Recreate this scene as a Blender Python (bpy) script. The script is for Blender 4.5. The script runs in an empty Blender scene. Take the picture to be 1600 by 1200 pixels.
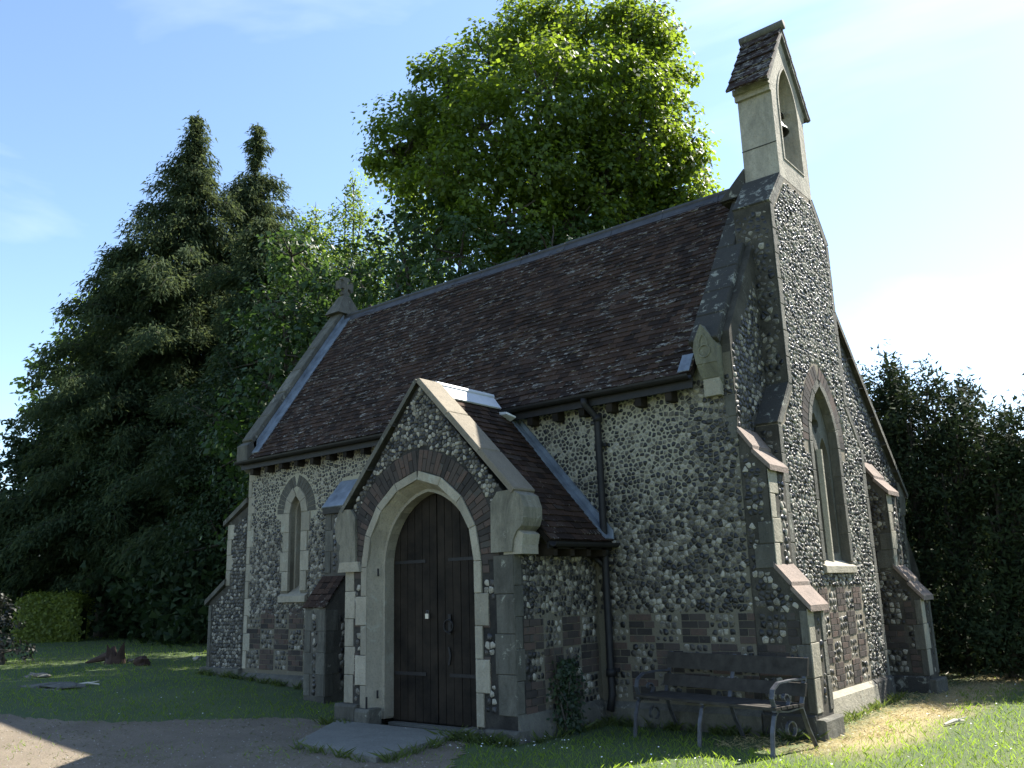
import bpy, math, random
import numpy as np
from mathutils import Matrix, Vector
from mathutils.geometry import tessellate_polygon

random.seed(7)
rng = np.random.default_rng(11)
SC = bpy.context.scene
COL = SC.collection

# ------------------------------------------------------------------ camera
CAM_P = np.array([4.272, -9.459, 1.601])
YAW, PIT, ROL, FPX = math.radians(38.915), math.radians(13.311), math.radians(-1.734), 1363.39
_f = np.array([-math.sin(YAW)*math.cos(PIT), math.cos(YAW)*math.cos(PIT), math.sin(PIT)])
_r = np.cross(_f, [0, 0, 1]); _r /= np.linalg.norm(_r); _u = np.cross(_r, _f)
CR = _r*math.cos(ROL)+_u*math.sin(ROL); CU = _u*math.cos(ROL)-_r*math.sin(ROL); CF = _f
cam = bpy.data.cameras.new('camera'); camo = bpy.data.objects.new('camera', cam); COL.objects.link(camo)
camo.matrix_world = Matrix(((CR[0], CU[0], -CF[0], CAM_P[0]), (CR[1], CU[1], -CF[1], CAM_P[1]), (CR[2], CU[2], -CF[2], CAM_P[2]), (0, 0, 0, 1)))
cam.sensor_width = 36; cam.lens = FPX/1600*36; cam.clip_start = .05; cam.clip_end = 1500
SC.camera = camo

# ------------------------------------------------------------------ light
SUN = np.array([.30, .91, 1.0]); SUN /= np.linalg.norm(SUN)
SUN_EL = math.asin(SUN[2]); SUN_AZ = math.atan2(SUN[0], SUN[1])
sl = bpy.data.lights.new('sun', 'SUN'); sl.energy = 5.0; sl.angle = math.radians(.55); sl.color = (1, .95, .86)
so = bpy.data.objects.new('sun', sl); COL.objects.link(so)
so.rotation_euler = Vector(SUN.tolist()).to_track_quat('Z', 'Y').to_euler()
so.location = (0, 0, 30)
W = bpy.data.worlds.new('World'); SC.world = W; W.use_nodes = True
wn = W.node_tree.nodes; wl = W.node_tree.links
for n in list(wn): wn.remove(n)
wo = wn.new('ShaderNodeOutputWorld'); bg = wn.new('ShaderNodeBackground'); sky = wn.new('ShaderNodeTexSky')
sky.sky_type = 'NISHITA'; sky.sun_disc = False; sky.sun_elevation = SUN_EL; sky.sun_rotation = SUN_AZ
sky.air_density = 1.0; sky.dust_density = .35; sky.ozone_density = 2.3
bg.inputs['Strength'].default_value = .09
tcw = wn.new('ShaderNodeTexCoord'); mpw = wn.new('ShaderNodeMapping'); mpw.inputs['Scale'].default_value = (1.0, 1.0, 3.2)
nzw = wn.new('ShaderNodeTexNoise'); nzw.inputs['Scale'].default_value = 1.7; nzw.inputs['Detail'].default_value = 6; nzw.inputs['Distortion'].default_value = .5
crw = wn.new('ShaderNodeValToRGB'); crw.color_ramp.elements[0].position = .54; crw.color_ramp.elements[1].position = .92
crw.color_ramp.elements[0].color = (0, 0, 0, 1); crw.color_ramp.elements[1].color = (.75, .75, .75, 1)
mxw = wn.new('ShaderNodeMix'); mxw.data_type = 'RGBA'; mxw.inputs[7].default_value = (5.0, 5.4, 6.0, 1)
wl.new(tcw.outputs['Generated'], mpw.inputs[0]); wl.new(mpw.outputs[0], nzw.inputs['Vector']); wl.new(nzw.outputs['Fac'], crw.inputs[0])
wl.new(crw.outputs[0], mxw.inputs[0]); wl.new(sky.outputs[0], mxw.inputs[6])
wl.new(mxw.outputs[2], bg.inputs['Color']); wl.new(bg.outputs[0], wo.inputs['Surface'])
SC.view_settings.view_transform = 'Standard'; SC.view_settings.look = 'None'
SC.view_settings.exposure = 1.80; SC.view_settings.gamma = 1; SC.view_settings.use_curve_mapping = False
SC.cycles.max_bounces = 6; SC.cycles.diffuse_bounces = 4; SC.cycles.glossy_bounces = 2
SC.cycles.transmission_bounces = 4; SC.cycles.transparent_max_bounces = 4
try: SC.cycles.use_denoising = True
except Exception: pass

# ------------------------------------------------------------------ helpers
def ray(u, v): return CF+CR*(u-800)/FPX-CU*(v-600)/FPX
def at(u, v, hd):
    """world point seen in the photograph at (u,v), hd metres away measured on the ground"""
    d = ray(u, v); return CAM_P+d*(hd/math.hypot(d[0], d[1]))

def sm(t): t = min(1, max(0, t)); return t*t*(3-2*t)
def gz(x, y):
    """height of the ground"""
    z = .28*sm((-x-4.5)/6.5)+.011*max(0, -x-11)
    z += .03*math.sin(x*.7+1.3)*math.sin(y*.6)*sm((abs(y+1)-1.5)/3)
    z += .012*max(0, y-9)
    return z

def mesh_obj(name, v, f, mat=None, parent=None, tone=None, smooth=False, link=True):
    me = bpy.data.meshes.new(name)
    me.from_pydata([tuple(map(float, p)) for p in v], [], [tuple(int(i) for i in q) for q in f])
    if mat: me.materials.append(mat)
    if tone is not None:
        a = me.attributes.new('tone', 'FLOAT_COLOR', 'POINT')
        t = np.asarray(tone, dtype=np.float32)
        if t.ndim == 1: t = np.tile(t, (len(v), 1))
        if t.shape[1] == 3: t = np.hstack([t, np.ones((len(t), 1), np.float32)])
        a.data.foreach_set('color', t.astype(np.float32).ravel())
    if smooth: me.polygons.foreach_set('use_smooth', np.ones(len(me.polygons), dtype=bool))
    o = bpy.data.objects.new(name, me)
    COL.objects.link(o)
    if parent: o.parent = parent
    return o

def fast_mesh(name, V, F, mat, parent=None, tone=None, smooth=False):
    """V (n,3), F (m,k) arrays"""
    V = np.asarray(V, np.float32); F = np.asarray(F, np.int32); k = F.shape[1]
    me = bpy.data.meshes.new(name)
    me.vertices.add(len(V)); me.vertices.foreach_set('co', V.ravel())
    me.loops.add(F.size); me.loops.foreach_set('vertex_index', F.ravel())
    me.polygons.add(len(F)); me.polygons.foreach_set('loop_start', np.arange(0, F.size, k, dtype=np.int32))
    me.polygons.foreach_set('loop_total', np.full(len(F), k, np.int32))
    if smooth: me.polygons.foreach_set('use_smooth', np.ones(len(F), dtype=bool))
    me.update(calc_edges=True)
    if mat: me.materials.append(mat)
    if tone is not None:
        a = me.attributes.new('tone', 'FLOAT_COLOR', 'POINT')
        t = np.asarray(tone, np.float32)
        if t.shape[1] == 3: t = np.hstack([t, np.ones((len(t), 1), np.float32)])
        a.data.foreach_set('color', t.ravel())
    o = bpy.data.objects.new(name, me); COL.objects.link(o)
    if parent: o.parent = parent
    return o

def empty(name, label, cat, loc=(0, 0, 0), group=None):
    o = bpy.data.objects.new(name, None); o.empty_display_size = .3; COL.objects.link(o); o.location = loc
    o['label'] = label; o['category'] = cat
    if group: o['group'] = group
    return o
def tag(o, label, cat, group=None, kind=None):
    o['label'] = label
    if cat: o['category'] = cat
    if group: o['group'] = group
    if kind: o['kind'] = kind
    return o

class MB:
    def __init__(s): s.v = []; s.f = []; s.t = []
    def add(s, v, f, t=(.5, 0, 0)):
        b = len(s.v); s.v += [tuple(p) for p in v]; s.f += [tuple(i+b for i in q) for q in f]; s.t += [t]*len(v)
    def box(s, x0, x1, y0, y1, z0, z1, t=(.5, 0, 0)):
        s.add([(x0,y0,z0),(x1,y0,z0),(x1,y1,z0),(x0,y1,z0),(x0,y0,z1),(x1,y0,z1),(x1,y1,z1),(x0,y1,z1)],
              [(0,3,2,1),(4,5,6,7),(0,1,5,4),(1,2,6,5),(2,3,7,6),(3,0,4,7)], t)
    def hull8(s, a, b, t=(.5, 0, 0)):
        """a, b: two quads (4 points each), joined"""
        s.add(list(a)+list(b), [(3,2,1,0),(4,5,6,7),(0,1,5,4),(1,2,6,5),(2,3,7,6),(3,0,4,7)], t)
    def tube(s, pts, r, n=8, t=(.5, 0, 0), cap=True):
        pts = [np.array(p, float) for p in pts]; rr = r if hasattr(r, '__len__') else [r]*len(pts)
        ring = []; b = len(s.v); prev = None
        for i, p in enumerate(pts):
            d = pts[min(i+1, len(pts)-1)]-pts[max(i-1, 0)]; d = d/(np.linalg.norm(d)+1e-9)
            if prev is None:
                a = np.cross(d, [0, 0, 1] if abs(d[2]) < .9 else [1, 0, 0])
            else: a = prev-d*(prev@d)
            a = a/(np.linalg.norm(a)+1e-9); prev = a; c = np.cross(d, a)
            for k in range(n):
                w = 2*math.pi*k/n; s.v.append(tuple(p+rr[i]*(a*math.cos(w)+c*math.sin(w)))); s.t.append(t)
        for i in range(len(pts)-1):
            for k in range(n):
                s.f.append((b+i*n+k, b+i*n+(k+1) % n, b+(i+1)*n+(k+1) % n, b+(i+1)*n+k))
        if cap:
            s.f.append(tuple(b+k for k in range(n))[::-1]); s.f.append(tuple(b+(len(pts)-1)*n+k for k in range(n)))
    def strap(s, pts, w, th, axis, t=(.5, 0, 0)):
        """flat bar following pts, wide along axis"""
        pts = [np.array(p, float) for p in pts]; ax = np.array(axis, float); b = len(s.v)
        for i, p in enumerate(pts):
            d = pts[min(i+1, len(pts)-1)]-pts[max(i-1, 0)]; d = d/(np.linalg.norm(d)+1e-9); n = np.cross(d, ax); n /= np.linalg.norm(n)+1e-9
            for q in (p-ax*w/2-n*th/2, p+ax*w/2-n*th/2, p+ax*w/2+n*th/2, p-ax*w/2+n*th/2): s.v.append(tuple(q)); s.t.append(t)
        for i in range(len(pts)-1):
            for k in range(4): s.f.append((b+i*4+k, b+i*4+(k+1) % 4, b+i*4+4+(k+1) % 4, b+i*4+4+k))
        e = b+(len(pts)-1)*4; s.f.append((b+3, b+2, b+1, b)); s.f.append((e, e+1, e+2, e+3))
    def build(s, name, mat, parent=None, smooth=False): return mesh_obj(name, s.v, s.f, mat, parent, s.t, smooth)

class Fr:
    """a face frame: u along U, v along V, n outwards"""
    def __init__(s, O, U, V, N): s.O, s.U, s.V, s.N = [np.array(a, float) for a in (O, U, V, N)]
    def P(s, u, v, n=0): return s.O+s.U*u+s.V*v+s.N*n
def south(y=0): return Fr((0, y, 0), (1, 0, 0), (0, 0, 1), (0, -1, 0))
def west(x=0): return Fr((x, 0, 0), (0, 1, 0), (0, 0, 1), (1, 0, 0))

def prism_holes(mb, fr, outer, holes, n0, n1, t=(.5, 0, 0)):
    loops = [outer]+list(holes)
    tri = tessellate_polygon([[Vector((a, b, 0)) for a, b in L] for L in loops])
    pts = [q for L in loops for q in L]; N = len(pts)
    v = [fr.P(a, b, n0) for a, b in pts]+[fr.P(a, b, n1) for a, b in pts]
    f = []
    for a, b, c in tri:
        A, B, C_ = [np.array(pts[i]) for i in (a, b, c)]
        if (B-A)[0]*(C_-A)[1]-(B-A)[1]*(C_-A)[0] < 0: a, c = c, a
        f.append((a+N, b+N, c+N)); f.append((c, b, a))
    k = 0
    for L in loops:
        n = len(L)
        for i in range(n):
            a, b = k+i, k+(i+1) % n; f.append((a, b, b+N, a+N))
        k += n
    mb.add(v, f, t)

def inset(poly, b):
    c = np.mean(poly, 0); P_ = np.array(poly, float); d = c-P_; L = np.linalg.norm(d, axis=1, keepdims=True)
    return P_+d/(L+1e-9)*np.minimum(b*1.3, L*.45)
def block(fr, poly, n0, n1, b=.008, dome=0, tone=(.5, 0, 0), tilt=0):
    """a stone / brick / flint: outline poly (convex), from n0 to n1, edges rounded off by b"""
    n = len(poly); I = inset(poly, b); c = np.mean(poly, 0); v = []; t = []
    area = sum(poly[i][0]*poly[(i+1) % n][1]-poly[(i+1) % n][0]*poly[i][1] for i in range(n))
    if area < 0: poly = list(poly)[::-1]; I = inset(poly, b)
    tx, ty = (random.uniform(-tilt, tilt), random.uniform(-tilt, tilt)) if tilt else (0, 0)
    for p in poly: v.append(fr.P(p[0], p[1], n0)); t.append((tone[0], 1, tone[2]))
    for p in poly: v.append(fr.P(p[0], p[1], n1-b+(p[0]-c[0])*tx+(p[1]-c[1])*ty)); t.append((tone[0], .8, tone[2]))
    for p in I: v.append(fr.P(p[0], p[1], n1+(p[0]-c[0])*tx+(p[1]-c[1])*ty)); t.append((tone[0], .1, tone[2]))
    f = []
    for i in range(n):
        j = (i+1) % n; f.append((i, j, j+n, i+n)); f.append((i+n, j+n, j+2*n, i+2*n))
    if dome:
        v.append(fr.P(c[0]+random.uniform(-.15, .15)*b, c[1], n1+dome)); t.append((tone[0], 0, tone[2]))
        for i in range(n): f.append((2*n+i, 2*n+(i+1) % n, 3*n))
    else: f.append(tuple(range(2*n, 3*n)))
    return v, f, t

PIECES = {}
def piece(kind, parent, mat, geo, smooth=False, rest=None):
    v, f, t = geo; v = np.array(v); c = v.mean(0)
    size = np.linalg.norm(v.max(0)-v.min(0))/np.linalg.norm(c-CAM_P)
    PIECES.setdefault(kind, []).append((size, parent, mat, v, f, t, smooth, rest or kind+'_work'))
def emit_pieces(limit=300):
    for kind, L in PIECES.items():
        L.sort(key=lambda a: -a[0])
        for s, parent, mat, v, f, t, smth, rest in L[:limit]:
            mesh_obj(kind, v, f, mat, parent, t, smth)
        groups = {}
        for it in L[limit:]: groups.setdefault((it[1].name, it[2].name, it[7], it[6]), []).append(it)
        for (pn, mn, rest, smth), its in groups.items():
            V, F, T = [], [], []; b = 0
            for it in its:
                V += list(it[3]); F += [tuple(i+b for i in q) for q in it[4]]; T += list(it[5]); b += len(it[3])
            o = mesh_obj(rest, V, F, its[0][2], its[0][1], T, smth); o['kind'] = 'stuff'

# ------------------------------------------------------------------ materials
def newmat(name):
    m = bpy.data.materials.new(name); m.use_nodes = True; nt = m.node_tree
    for n in list(nt.nodes): nt.nodes.remove(n)
    out = nt.nodes.new('ShaderNodeOutputMaterial'); return m, nt, out
def N(nt, typ, **kw):
    n = nt.nodes.new(typ)
    for k, v in kw.items():
        if hasattr(n, k): setattr(n, k, v)
        else: n.inputs[k.replace('_', ' ')].default_value = v
    return n
def ramp(nt, fac, stops, interp='LINEAR'):
    r = nt.nodes.new('ShaderNodeValToRGB'); r.color_ramp.interpolation = interp; e = r.color_ramp.elements
    while len(e) < len(stops): e.new(.5)
    for i, (p, c) in enumerate(stops):
        e[i].position = p; e[i].color = (*c, 1) if hasattr(c, '__len__') else (c, c, c, 1)
    nt.links.new(fac, r.inputs[0]); return r.outputs[0]
def math_(nt, op, a, b=None, c=None, clamp=False):
    n = nt.nodes.new('ShaderNodeMath'); n.operation = op; n.use_clamp = clamp
    for i, x in enumerate((a, b, c)):
        if x is None: continue
        if isinstance(x, (int, float)): n.inputs[i].default_value = x
        else: nt.links.new(x, n.inputs[i])
    return n.outputs[0]
def mix(nt, fac, a, b, blend='MIX'):
    n = nt.nodes.new('ShaderNodeMix'); n.data_type = 'RGBA'; n.blend_type = blend
    for i, x in ((0, fac), (6, a), (7, b)):
        if isinstance(x, (int, float)): n.inputs[i].default_value = x
        elif isinstance(x, tuple): n.inputs[i].default_value = (*x, 1)
        else: nt.links.new(x, n.inputs[i])
    return n.outputs[2]
def noise(nt, scale, detail=4, rough=.6, dist=0, vec=None, stretch=None):
    g = nt.nodes.new('ShaderNodeNewGeometry').outputs['Position'] if vec is None else vec
    if stretch:
        mp = nt.nodes.new('ShaderNodeMapping'); mp.inputs['Scale'].default_value = stretch; nt.links.new(g, mp.inputs[0]); g = mp.outputs[0]
    n = nt.nodes.new('ShaderNodeTexNoise'); n.inputs['Scale'].default_value = scale; n.inputs['Detail'].default_value = detail
    n.inputs['Roughness'].default_value = rough; n.inputs['Distortion'].default_value = dist
    nt.links.new(g, n.inputs['Vector']); return n.outputs['Fac']
def vor(nt, scale, feature='F1', out='Distance', rand=1):
    g = nt.nodes.new('ShaderNodeNewGeometry').outputs['Position']
    n = nt.nodes.new('ShaderNodeTexVoronoi'); n.feature = feature; n.inputs['Scale'].default_value = scale; n.inputs['Randomness'].default_value = rand
    nt.links.new(g, n.inputs['Vector']); return n.outputs[out]
def tone(nt):
    a = nt.nodes.new('ShaderNodeAttribute'); a.attribute_name = 'tone'
    s = nt.nodes.new('ShaderNodeSeparateXYZ'); nt.links.new(a.outputs['Vector'], s.inputs[0]); return s.outputs
def pos(nt):
    g = nt.nodes.new('ShaderNodeNewGeometry'); s = nt.nodes.new('ShaderNodeSeparateXYZ'); nt.links.new(g.outputs['Position'], s.inputs[0]); return s.outputs
def bump(nt, h, strength=.4, dist=.01):
    b = nt.nodes.new('ShaderNodeBump'); b.inputs['Strength'].default_value = strength; b.inputs['Distance'].default_value = dist
    nt.links.new(h, b.inputs['Height']); return b.outputs[0]
def finish(nt, out, col, rough=.85, normal=None, metal=0, spec=.4):
    p = nt.nodes.new('ShaderNodeBsdfPrincipled')
    for k, x in (('Base Color', col), ('Roughness', rough), ('Metallic', metal), ('Specular IOR Level', spec)):
        if isinstance(x, (int, float)): p.inputs[k].default_value = x
        elif isinstance(x, tuple): p.inputs[k].default_value = (*x, 1)
        else: nt.links.new(x, p.inputs[k])
    if normal is not None: nt.links.new(normal, p.inputs['Normal'])
    nt.links.new(p.outputs[0], out.inputs[0]); return p

def lichen(nt, col, amount=.62, scale=9, c=(.30, .30, .26), soft=.05):
    n1 = noise(nt, scale, 3, .6, .6); n2 = noise(nt, scale*.18, 2)
    f = math_(nt, 'ADD', math_(nt, 'MULTIPLY', n1, .75), math_(nt, 'MULTIPLY', n2, .4))
    n4 = noise(nt, scale*9, 4, .75)
    f = math_(nt, 'ADD', f, math_(nt, 'MULTIPLY', math_(nt, 'SUBTRACT', n4, .5), .28))
    m = ramp(nt, f, [(amount, 0.), (amount+soft*1.6, .7)])
    return mix(nt, m, col, c)

def m_flint():
    m, nt, out = newmat('flint'); T = tone(nt)
    n1 = noise(nt, 26, 3, .6, .8); n2 = noise(nt, 95, 3, .6)
    n3 = noise(nt, 150, 2, .6, .4)
    f = math_(nt, 'ADD', math_(nt, 'MULTIPLY', T[0], .52), math_(nt, 'MULTIPLY', n1, .42))
    f = math_(nt, 'ADD', f, math_(nt, 'MULTIPLY', n3, .34))
    f = math_(nt, 'ADD', f, T[2]); f = math_(nt, 'ADD', f, math_(nt, 'MULTIPLY', T[1], .09))
    col = ramp(nt, f, [(.48, (.016, .016, .017)), (.62, (.045, .042, .038)), (.71, (.11, .10, .082)), (.81, (.23, .215, .175)), (.94, (.44, .41, .34))])
    col = mix(nt, math_(nt, 'MULTIPLY', n2, .5), col, (.09, .075, .06), 'OVERLAY')
    rough = ramp(nt, f, [(.5, .38), (.8, .85)])
    finish(nt, out, col, rough, bump(nt, n2, .35, .006)); return m
def m_mortar(name, dark, pale, mode='plain'):
    m, nt, out = newmat(name); P_ = pos(nt)
    n1 = noise(nt, 3.2, 5, .65); n2 = noise(nt, 55, 4, .7)
    if mode == 'south':
        a = math_(nt, 'ADD', P_[2], math_(nt, 'MULTIPLY', n1, 1.6))
        a = ramp(nt, math_(nt, 'MULTIPLY', a, .2), [(.60, 0.), (.76, 1.)])
        e = ramp(nt, math_(nt, 'ADD', math_(nt, 'MULTIPLY', P_[0], -.25), math_(nt, 'MULTIPLY', n1, .5)), [(.30, 0.), (.45, 1.)])
        fac = math_(nt, 'MULTIPLY', a, e)
    else: fac = ramp(nt, n1, [(.38, 0.), (.68, 1.)])
    col = mix(nt, fac, dark, pale)
    col = mix(nt, ramp(nt, n2, [(.35, .45), (.65, 0.)]), col, tuple(x*.45 for x in dark))
    col = lichen(nt, col, .70, 6, (.20, .205, .17))
    finish(nt, out, col, .95, bump(nt, n2, .6, .008), 0, .15); return m
def m_stone(name, c1, c2, stain=(.05, .048, .04), amt=.5, lich=.66):
    m, nt, out = newmat(name); T = tone(nt)
    n1 = noise(nt, 4, 5, .65); n2 = noise(nt, 42, 4, .7); n3 = noise(nt, 3.4, 8, .78, .5, stretch=(1, 1, .35))
    col = mix(nt, n1, c1, c2)
    col = mix(nt, math_(nt, 'MULTIPLY', T[0], .55), col, (.16, .15, .12), 'MULTIPLY') if False else mix(nt, math_(nt, 'MULTIPLY', T[0], .55), col, tuple(x*.45 for x in c2))
    col = mix(nt, ramp(nt, n3, [(.40, 0.), (.68, min(1, amt*1.35))]), col, stain)
    col = mix(nt, ramp(nt, n2, [(.30, .55), (.5, 0.)]), col, tuple(x*.35 for x in c1))
    col = lichen(nt, col, lich, 8, (.33, .33, .27))
    finish(nt, out, col, .9, bump(nt, math_(nt, 'ADD', n2, math_(nt, 'MULTIPLY', noise(nt, 11, 3), 1.4)), .7, .012), 0, .2); return m
def m_brick():
    m, nt, out = newmat('brick'); T = tone(nt); n2 = noise(nt, 60, 4, .7); n1 = noise(nt, 7, 4)
    f = math_(nt, 'ADD', T[0], math_(nt, 'MULTIPLY', math_(nt, 'SUBTRACT', n1, .5), .7))
    col = ramp(nt, f, [(.0, (.030, .027, .026)), (.35, (.055, .047, .042)), (.6, (.078, .061, .052)), (.88, (.105, .070, .056)), (1., (.07, .066, .058))])
    col = mix(nt, ramp(nt, n2, [(.4, .5), (.6, 0.)]), col, (.05, .045, .04))
    col = lichen(nt, col, .72, 10, (.20, .20, .17))
    finish(nt, out, col, .92, bump(nt, n2, .5, .006), 0, .15); return m
def m_tile(name='roof_tile', lich=.70):
    m, nt, out = newmat(name); T = tone(nt); n2 = noise(nt, 70, 3, .7); n1 = noise(nt, 1.1, 4, .6)
    n3 = noise(nt, 30, 3, .7, .5, stretch=(.35, 1, 1))
    col = ramp(nt, T[0], [(0., (.018, .0115, .009)), (.5, (.042, .0245, .0170)), (.85, (.068, .040, .027)), (1., (.050, .038, .031))])
    a = math_(nt, 'ADD', math_(nt, 'MULTIPLY', n1, .26), math_(nt, 'MULTIPLY', n3, .78)); a = math_(nt, 'ADD', a, math_(nt, 'MULTIPLY', T[1], .10))
    a = math_(nt, 'ADD', a, math_(nt, 'MULTIPLY', T[2], .10))
    col = mix(nt, ramp(nt, a, [(lich, 0.), (lich+.06, .85)]), col, (.30, .285, .25))
    col = mix(nt, ramp(nt, n2, [(.42, .5), (.6, 0.)]), col, (.016, .014, .012))
    finish(nt, out, col, .9, bump(nt, n2, .4, .005), 0, .12); return m
def m_simple(name, c1, c2, sc=8, rough=.7, metal=0, bs=.3, bscale=60, spec=.4):
    m, nt, out = newmat(name); n1 = noise(nt, sc, 5, .65); n2 = noise(nt, bscale, 3, .6)
    finish(nt, out, mix(nt, ramp(nt, n1, [(.3, 0.), (.7, 1.)]), c1, c2), rough, bump(nt, n2, bs, .005), metal, spec); return m
def m_leaf(name, c1, c2, trans=.35, tcol=None, rough=.5, spec=.35):
    m, nt, out = newmat(name); T = tone(nt)
    col = mix(nt, T[0], c1, c2)
    tc = mix(nt, T[0], tcol or tuple(x*1.6 for x in c1), tuple(x*1.5 for x in (tcol or c2)))
    p = nt.nodes.new('ShaderNodeBsdfPrincipled'); nt.links.new(col, p.inputs['Base Color']); p.inputs['Roughness'].default_value = rough
    p.inputs['Specular IOR Level'].default_value = spec
    t = nt.nodes.new('ShaderNodeBsdfTranslucent'); nt.links.new(tc, t.inputs['Color'])
    mx = nt.nodes.new('ShaderNodeMixShader'); mx.inputs[0].default_value = trans
    nt.links.new(p.outputs[0], mx.inputs[1]); nt.links.new(t.outputs[0], mx.inputs[2]); nt.links.new(mx.outputs[0], out.inputs[0]); return m

FLINT = m_flint()
MORT_S = m_mortar('lime_mortar', (.155, .14, .105), (.37, .345, .26), 'south')
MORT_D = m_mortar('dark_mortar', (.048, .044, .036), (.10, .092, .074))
MORT_W = m_mortar('gable_mortar', (.15, .13, .098), (.29, .25, .185))
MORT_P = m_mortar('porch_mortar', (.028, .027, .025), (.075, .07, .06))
MORT_B = m_mortar('brick_mortar', (.08, .076, .064), (.13, .12, .10))
STONE = m_stone('pale_limestone', (.44, .40, .31), (.33, .30, .23), amt=.28)
STONE_D = m_stone('weathered_limestone', (.19, .183, .15), (.125, .12, .10), amt=.75, lich=.70)
STONE_B = m_stone('bellcote_render', (.48, .44, .35), (.38, .345, .275), amt=.45, lich=.72)
STONE_K = m_stone('dark_stone', (.075, .072, .063), (.045, .043, .04), amt=.5, lich=.64)
BRICK = m_brick()
BRICK_G = m_stone('grey_gault_brick', (.13, .125, .105), (.10, .095, .08), amt=.4, lich=.72)
TILE = m_tile()
TILE_P = m_tile('porch_tile', .76)
LEAD = m_simple('sheet_lead', (.10, .12, .145), (.24, .28, .33), 4, .5, .25, .3, 14)
LEADD = m_simple('dark_sheet_lead', (.03, .031, .036), (.065, .067, .075), 5, .6, .1, .3, 14)
LEADP = m_simple('pale_sheet_lead', (.5, .52, .56), (.62, .64, .66), 5, .55, .1, .2, 14)
IRON = m_simple('black_painted_iron', (.012, .012, .013), (.022, .021, .021), 12, .55, .1, spec=.25)
STEEL = m_simple('worn_grey_iron', (.045, .045, .05), (.12, .125, .14), 14, .5, .5)
OAK = m_simple('dark_stained_oak', (.007, .006, .005), (.032, .025, .018), 3.2, .8, spec=.15)
WOODB = m_simple('weathered_bench_wood', (.030, .027, .023), (.062, .055, .046), 9, .85, spec=.12)
GLASS = m_simple('leaded_dark_glass', (.06, .062, .06), (.15, .152, .145), 11, .35, 0, .25, 9, .8)
BRASS = m_simple('padlock_metal', (.30, .30, .29), (.45, .45, .43), 20, .35, .8)
BRONZE = m_simple('bell_bronze', (.03, .035, .028), (.05, .05, .04), 12, .5, .6)
BARK = m_simple('bark', (.035, .03, .024), (.075, .065, .052), 10, .95, 0, .8, 22)
CONC = m_stone('concrete_slab', (.16, .158, .135), (.215, .21, .18), stain=(.10, .10, .09), amt=.4, lich=.74)

# ------------------------------------------------------------------ flint laying
def inpoly(P_, poly):
    P_ = np.atleast_2d(P_); x, y = P_[:, 0], P_[:, 1]; r = np.zeros(len(P_), bool); n = len(poly)
    for i in range(n):
        x1, y1 = poly[i]; x2, y2 = poly[(i+1) % n]
        if y1 == y2: continue
        c = ((y1 > y) != (y2 > y)) & (x < (x2-x1)*(y-y1)/(y2-y1)+x1); r ^= c
    return r
def clip(poly, m, d):
    """keep the side of poly with (p-m).d < 0"""
    out = []; n = len(poly); s = [((p[0]-m[0])*d[0]+(p[1]-m[1])*d[1]) for p in poly]
    for i in range(n):
        j = (i+1) % n
        if s[i] < 0: out.append(poly[i])
        if (s[i] < 0) != (s[j] < 0):
            t = s[i]/(s[i]-s[j]); out.append((poly[i][0]+(poly[j][0]-poly[i][0])*t, poly[i][1]+(poly[j][1]-poly[i][1])*t))
    return out
def flints(fr, inc, exc, su, sv, parent, zone=0., jit=.32, shrink=.86, proud=.014, mat=None, round_=True, skip=0.0, zonefn=None, shrinkfn=None, box=None):
    inc_a = np.array(inc); u0, v0 = inc_a.min(0); u1, v1 = inc_a.max(0)
    rows = int((v1-v0)/sv)+2; cols = int((u1-u0)/su)+2
    G = {}
    for r in range(-1, rows+1):
        off = random.random()*su
        for c in range(-1, cols+1):
            G[r, c] = (u0+c*su+off+random.uniform(-jit, jit)*su, v0+(r+.5)*sv+random.uniform(-jit, jit)*sv)
    for r in range(rows):
        for c in range(cols):
            p = G[r, c]
            if skip and random.random() < skip: continue
            poly = [(p[0]-su*.75, p[1]-sv*.75), (p[0]+su*.75, p[1]-sv*.75), (p[0]+su*.75, p[1]+sv*.75), (p[0]-su*.75, p[1]+sv*.75)]
            for dr in (-1, 0, 1):
                for dc in (-2, -1, 0, 1, 2):
                    q = G.get((r+dr, c+dc))
                    if q is None or (dr == 0 and dc == 0): continue
                    d = (q[0]-p[0], q[1]-p[1]); poly = clip(poly, (p[0]+d[0]/2, p[1]+d[1]/2), d)
                    if len(poly) < 3: break
                if len(poly) < 3: break
            if len(poly) < 3: continue
            A = np.array(poly); cen = A.mean(0); sh = shrink if not shrinkfn else shrinkfn(cen[0], cen[1])
            ok = False
            for k in (sh*random.uniform(.88, 1.06), sh*.62):
                B = cen+(A-cen)*min(k, .95)
                if not inpoly(B, inc).all(): continue
                if any(inpoly(B, e).any() for e in exc): continue
                ok = True; break
            if not ok: continue
            if round_ and np.ptp(B[:, 0])+np.ptp(B[:, 1]) > .085 and random.random() < .62:
                n = len(B); Q = []
                for i in range(n):
                    a, b = B[i], B[(i+1) % n]; kk = random.uniform(.06, .26); Q.append(a*(1-kk)+b*kk); Q.append(a*kk+b*(1-kk))
                B = np.array(Q)
            w = max(np.ptp(B[:, 0]), np.ptp(B[:, 1]))
            if w < .022: continue
            z = zone if not zonefn else zonefn(cen[0], cen[1])
            h = proud*random.uniform(.2, 1.0)
            g = block(fr, B.tolist(), -.012, h, min(.008, w*.12), h*.25, (random.random(), 0, z), tilt=.2)
            piece('flint', parent, mat or FLINT, g, True, 'flint_facing')
def rect(a, b, c, d): return [(a, c), (b, c), (b, d), (a, d)]
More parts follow.
